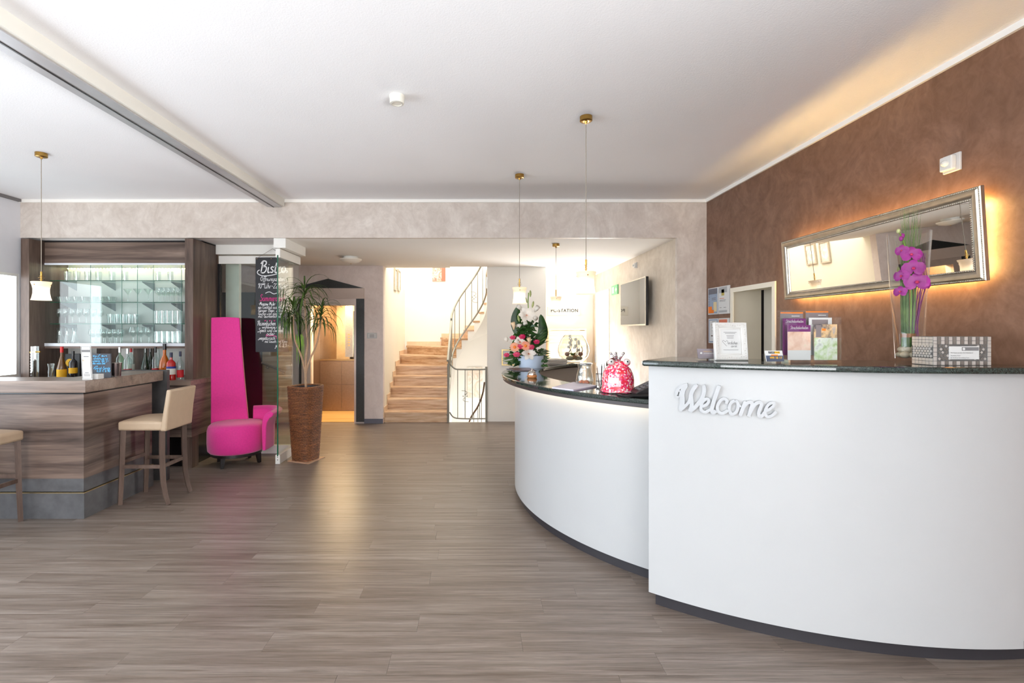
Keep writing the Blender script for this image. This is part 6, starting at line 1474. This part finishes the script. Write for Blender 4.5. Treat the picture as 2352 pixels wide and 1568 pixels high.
# brochure rack
br = thing('brochure_rack', 'two column acrylic brochure rack on the tall counter', 'brochure rack', face(1861, 2.45))
RW = 0.265
B().box(-RW / 2, RW / 2, 0.055, 0.058, 0.01, 0.265).build('back_plate', MGVt, br)
for k in range(3):
    b = B(); y0 = -0.035 + 0.03 * k; z0 = 0.008 + 0.025 * k; zt = 0.17 + 0.045 * k
    pts = [(-RW / 2, z0), (RW / 2, z0), (RW / 2, zt), (RW / 2 - 0.045, zt), (0.03, zt - 0.055 - 0.015), (0.0, zt - 0.078), (-0.03, zt - 0.07), (-RW / 2 + 0.045, zt), (-RW / 2, zt)]
    B().prism(pts, y0, y0 + 0.0025, 'xz').build('pocket', MGVt, br)
for a_, b_, z_ in ((-RW / 2, -RW / 2 + 0.0025, 0.23), (RW / 2 - 0.0025, RW / 2, 0.23), (-0.0015, 0.0015, 0.14)): B().box(a_, b_, -0.035, 0.058, 0.0, z_).build('side_wall', MGVt, br)
B().box(-RW / 2, RW / 2, -0.04, 0.06, 0.0, 0.006).build('base', MGVt, br)
MPUR = plain('purple_print', C(112, 44, 104), 0.5); MTAU = plain('taupe_print', C(128, 118, 118), 0.55); MSKIN = abstract('massage_photo', [C(150, 96, 70), C(220, 176, 150), C(236, 206, 186), C(206, 214, 170)], 9, 0.2); MGRN = abstract('garden_photo', [C(120, 160, 90), C(190, 210, 160), C(226, 232, 220), C(150, 150, 146)], 22, 0.2); MDKP = abstract('room_photo', [C(60, 52, 56), C(104, 96, 98), C(226, 190, 140), C(150, 160, 180)], 16, 0.1)
def brochure(label, xc, y0, z0, z1, base, extra):
    t = thing('brochure', label, 'brochure', (br.location[0] + xc, br.location[1] + y0, ZH + z0), group='brochures in the acrylic rack'); h = z1 - z0
    B().box(-0.058, 0.058, -0.002, 0.002, 0, h).build('pages', base, t)
    for nm, m, a, b_, c, d in extra: B().box(-0.058 + a * 0.116, -0.058 + b_ * 0.116, -0.0032, -0.002, c * h, d * h).build(nm, m, t)
    return t
xl, xr_ = -0.066, 0.068
brochure('rear taupe brochure with orange edge in left column', xl + 0.003, 0.05, 0.04, 0.255, MTAU, [('orange_edge', MORG, 0, 1, 0.97, 1.0), ('white_line', MPAP, 0.5, 0.85, 0.90, 0.915), ('white_line', MPAP, 0.1, 0.6, 0.80, 0.82)])
b2 = brochure('purple brochure higher up in the left column', xl - 0.002, 0.02, 0.035, 0.222, MPUR, [])
b3 = brochure('front purple brochure with massage photo in the left column', xl, -0.012, 0.012, 0.188, MPUR, [('photo_print', MSKIN, 0, 1, 0.28, 0.81), ('pale_print', MPAP, 0, 1, 0.0, 0.28)])
for bb_, zz in ((b2, 0.166), (b3, 0.156)):
    L_ = bb_.location; handwriting('lettering', 'Streicheleinheiten', 0.016, 0.0012, MPAP, bb_, (L_[0] - 0.045, L_[1] - 0.0025, L_[2] + zz), (1, 0, 0), (0, 0, 1), 0.0012, fit=0.09)
brochure('rear taupe brochure with orange edge in right column', xr_, 0.05, 0.04, 0.260, MTAU, [('orange_edge', MORG, 0, 1, 0.97, 1.0), ('white_line', MPAP, 0.55, 0.9, 0.90, 0.915), ('white_line', MPAP, 0.12, 0.62, 0.78, 0.795)])
brochure('white brochure with taupe box in the right column', xr_ - 0.003, 0.02, 0.035, 0.226, MPAP, [('taupe_box', MTAU, 0.12, 0.82, 0.82, 0.95)])
b4 = brochure('front dark brochure with garden photo in the right column', xr_, -0.012, 0.012, 0.192, MDKP, [('photo_print', MGRN, 0, 1, 0.0, 0.62), ('dark_strip', MTAU, 0.08, 0.3, 0.64, 0.98), ('orange_box', MORG, 0.34, 0.5, 0.82, 0.88)])

# tall vase with orchid
vz_ = thing('tall_vase', 'tall flared clear glass vase with pebbles, grass and purple orchid', 'vase', (2.235, 2.50, ZH))
B().lathe([(0, 0.002), (0.055, 0.0), (0.058, 0.02), (0.090, 0.665), (0.087, 0.665), (0.054, 0.022), (0, 0.016)], 40, cap=False).build('glass_wall', MGVt, vz_, smooth='all')
MGRS = mk_leaf('green_grass', C(70, 110, 44), C(128, 160, 76)); MORC = mk_leaf('purple_orchid_petal', C(150, 22, 130), C(190, 50, 164), 0.35); MTWP = plain('purple_twig', C(140, 60, 130), 0.6)
for k in range(13):
    a = 2 * PI * k / 7 + (k // 7) * 0.4; r = 0.036 - 0.012 * (k // 7); s_ = rng.uniform(0.017, 0.023)
    B().ball((r * math.cos(a), r * math.sin(a), 0.036 + 0.026 * (k // 7)), (s_ * 1.1, s_, s_ * 0.8), 10, 7).build('pebble', MPEB, vz_, smooth='all')
gb = B()
for k in range(110):
    a = rng.uniform(0, 2 * PI); r = 0.026 * math.sqrt(rng.random()); x, y_ = r * math.cos(a) - 0.004, r * math.sin(a); sp = rng.uniform(0.3, 1.5); hh = rng.uniform(0.48, 0.80)
    gb.tube([(x, y_, 0.06), (x * 1.0, y_, 0.14), (x * 1.3 + 0.004, y_ * 1.2, 0.40), (x * 1.6 * sp + 0.012, y_ * 1.4, hh * 0.8), (x * 2.0 * sp + 0.016 + rng.gauss(0, 0.012), y_ * 1.6, hh)], [0.0014, 0.0014, 0.0013, 0.0009, 0.0003], 4, caps=False)
tag(gb.build('grass_bundle', MGRS, vz_), kind='stuff')
B().lathe([(0.031, 0.125), (0.031, 0.145)], 20, (-0.004, 0, 0), cap=False).build('raffia_band', plain('raffia', C(150, 100, 54), 0.7), vz_)
for k in range(9):
    x = 0.03 + rng.uniform(-0.01, 0.02); B().tube(catmull([(x * 0.7, rng.uniform(-0.02, 0.02), 0.09), (x + rng.uniform(-0.015, 0.015), rng.uniform(-0.025, 0.02), 0.25), (x * 1.2 + rng.uniform(-0.012, 0.02), rng.uniform(-0.03, 0.02), 0.40), (x * 1.5 + rng.uniform(-0.02, 0.02), 0, 0.56)], 4), 0.0018, 5).build('twig', MTWP, vz_)
B().tube(catmull([(-0.01, -0.02, 0.1), (-0.015, -0.03, 0.35), (-0.03, -0.03, 0.52), (-0.055, -0.03, 0.62), (-0.075, -0.03, 0.66)], 5), 0.003, 6).build('orchid_stem', MLFy, vz_)
def orchid(c, s_, d):
    c = Vector(c); d = Vector(d).normalized(); u = d.cross(Vector((0, 0, 1))).normalized(); v = u.cross(d); b = B()
    for a, L, w in ((PI / 2, 1.0, 0.42), (PI / 2 + 2.2, 1.0, 0.4), (PI / 2 - 2.2, 1.0, 0.4), (0.15, 1.05, 0.62), (PI - 0.15, 1.05, 0.62)):
        o = u * math.cos(a) + v * math.sin(a)
        b.blade([tuple(c), tuple(c + o * s_ * L * 0.45 + d * s_ * 0.12), tuple(c + o * s_ * L * 0.8 + d * s_ * 0.08), tuple(c + o * s_ * L)], [s_ * 0.12, s_ * w, s_ * w * 0.85, s_ * 0.1], nrm=tuple(d), fold=0.12)
    o = b.build('orchid_bloom', MORC, vz_, smooth='all')
    B().ball(tuple(c + d * s_ * 0.2), s_ * 0.16, 8, 6).build('bloom_lip', plain('magenta_lip', C(206, 40, 96), 0.4) if 'magenta_lip' not in bpy.data.materials else bpy.data.materials['magenta_lip'], o)
for c, s_, d in (((-0.028, -0.045, 0.545), 0.042, (-0.5, -0.85, 0.1)), ((-0.02, -0.048, 0.475), 0.045, (-0.6, -0.8, 0)), ((-0.005, -0.05, 0.405), 0.05, (-0.5, -0.85, 0)), ((0.035, -0.045, 0.40), 0.038, (0.1, -1, 0.1)), ((-0.052, -0.02, 0.57), 0.03, (-0.9, -0.4, 0)), ((-0.05, -0.015, 0.44), 0.034, (-0.9, -0.4, 0)), ((-0.052, -0.01, 0.36), 0.03, (-0.9, -0.4, 0.1))): orchid(c, s_, d)
for c in ((-0.066, -0.03, 0.63), (-0.079, -0.03, 0.668), (-0.058, -0.03, 0.645)): B().ball(c, (0.009, 0.009, 0.013), 8, 6).build('orchid_bud', MORC if c[2] < 0.65 else MLB2, vz_, smooth='all')

# mirror mosaic box
mb = thing('mosaic_box', 'mirror mosaic box with a note card on the tall counter', 'box', (2.242, 2.29, ZH))
BXx0, BXx1, BYy0, BYy1, BH = 2.108, 2.376, 2.233, 2.34, 0.133
B().box(BXx0, BXx1, BYy0, BYy1, ZH, ZH + BH).build('box_body', plain('grey_grout', C(92, 90, 88), 0.6), mb, True)
MTL = [plain('mirror_tile_%s' % n_, C(*c), 0.12, 0.55, var=0.0) for n_, c in (('silver', (236, 234, 228)), ('smoke', (150, 146, 140)), ('pale', (246, 240, 228)))]
td = {}
def tile(w, h, axis, loc, rot=0.0, mat=0):
    key = (round(w, 4), round(h, 4), axis, mat, round(rot, 2))
    if key not in td:
        b = B(); b.box(-w / 2, w / 2, -0.001, 0.001, -h / 2, h / 2)
        if rot: b.tf(Matrix.Rotation(rot, 4, 'Y'))
        if axis == 'x': b.tf(Matrix.Rotation(-PI / 2, 4, 'Z'))
        o = b.build('tile', MTL[mat], mb); td[key] = o.data
    else:
        o = bpy.data.objects.new('tile', td[key]); COL.objects.link(o); o.parent = mb
    l = WL[mb.name]; o.location = (loc[0] - l[0], loc[1] - l[1], loc[2] - l[2])
nx = 15; tw = (BXx1 - BXx0) / nx
for i in range(nx):
    for z, h in ((BH - 0.010, 0.017), (0.010, 0.018), (BH - 0.028, 0.015)):
        tile(tw - 0.0025, h, 'y', (BXx0 + tw * (i + 0.5), BYy0 - 0.0008, ZH + z), 0, 1 if i % 2 else 0)
for i in (0, nx - 1):
    for k in range(4): tile(tw - 0.0025, 0.018, 'y', (BXx0 + tw * (i + 0.5), BYy0 - 0.0008, ZH + 0.030 + 0.0205 * k), 0, 0)
for i in range(4):
    for k in range(5):
        for sx in (0, 1):
            x = BXx0 + tw * 1.6 + 0.0155 * i + (0.00775 if k % 2 else 0)
            if sx: x = BXx1 - (x - BXx0)
            tile(0.0092, 0.0092, 'y', (x, BYy0 - 0.0008, ZH + 0.030 + 0.0155 * k * 0.95), PI / 4, 1 if (i + k) % 3 else 0)
for i in range(6):
    for z, h in ((BH - 0.008, 0.012), (BH - 0.022, 0.012), (0.010, 0.016), (BH - 0.036, 0.012), (0.026, 0.012)):
        tile(0.0155, h, 'x', (BXx0 - 0.0008, BYy0 + 0.0178 * (i + 0.5), ZH + z), 0, 2)  # left face gets a paler tile colour, painting in its bright reflection
for i in range(7):
    for k in range(5): tile(0.0098, 0.0098, 'x', (BXx0 - 0.0008, BYy0 + 0.009 + 0.0145 * i + (0.0072 if k % 2 else 0) * (i < 6), ZH + 0.042 + 0.0115 * k), PI / 4, 2 if (i * k) % 3 else 0)
B().box(2.180, 2.318, BYy0 - 0.0035, BYy0 - 0.001, ZH + 0.028, ZH + 0.088).build('note_card', MPAP, mb, True)
B().box(2.238, 2.315, BYy0 - 0.0045, BYy0 - 0.0035, ZH + 0.068, ZH + 0.084).build('card_header', MINK, mb, True)
for txt, z in (('Wir freuen uns über Ihre Visitenkarte!', 0.056), ('Herzlichen Dank', 0.043), ('Ihr Parkhotel Sonnenberg Team', 0.033)):
    letters('lettering', txt, 0.0066, MINKb, mb, (2.186, BYy0 - 0.0035, ZH + z), (1, 0, 0), (0, 0, 1))
B().lathe([(0, 0), (0.006, 0), (0.006, 0.001), (0, 0.001)], 10).tf(Matrix.Translation((2.246, BYy0 - 0.0045, ZH + 0.076)) @ Matrix.Rotation(PI / 2, 4, 'X')).build('tree_emblem', MPAP, mb, True)
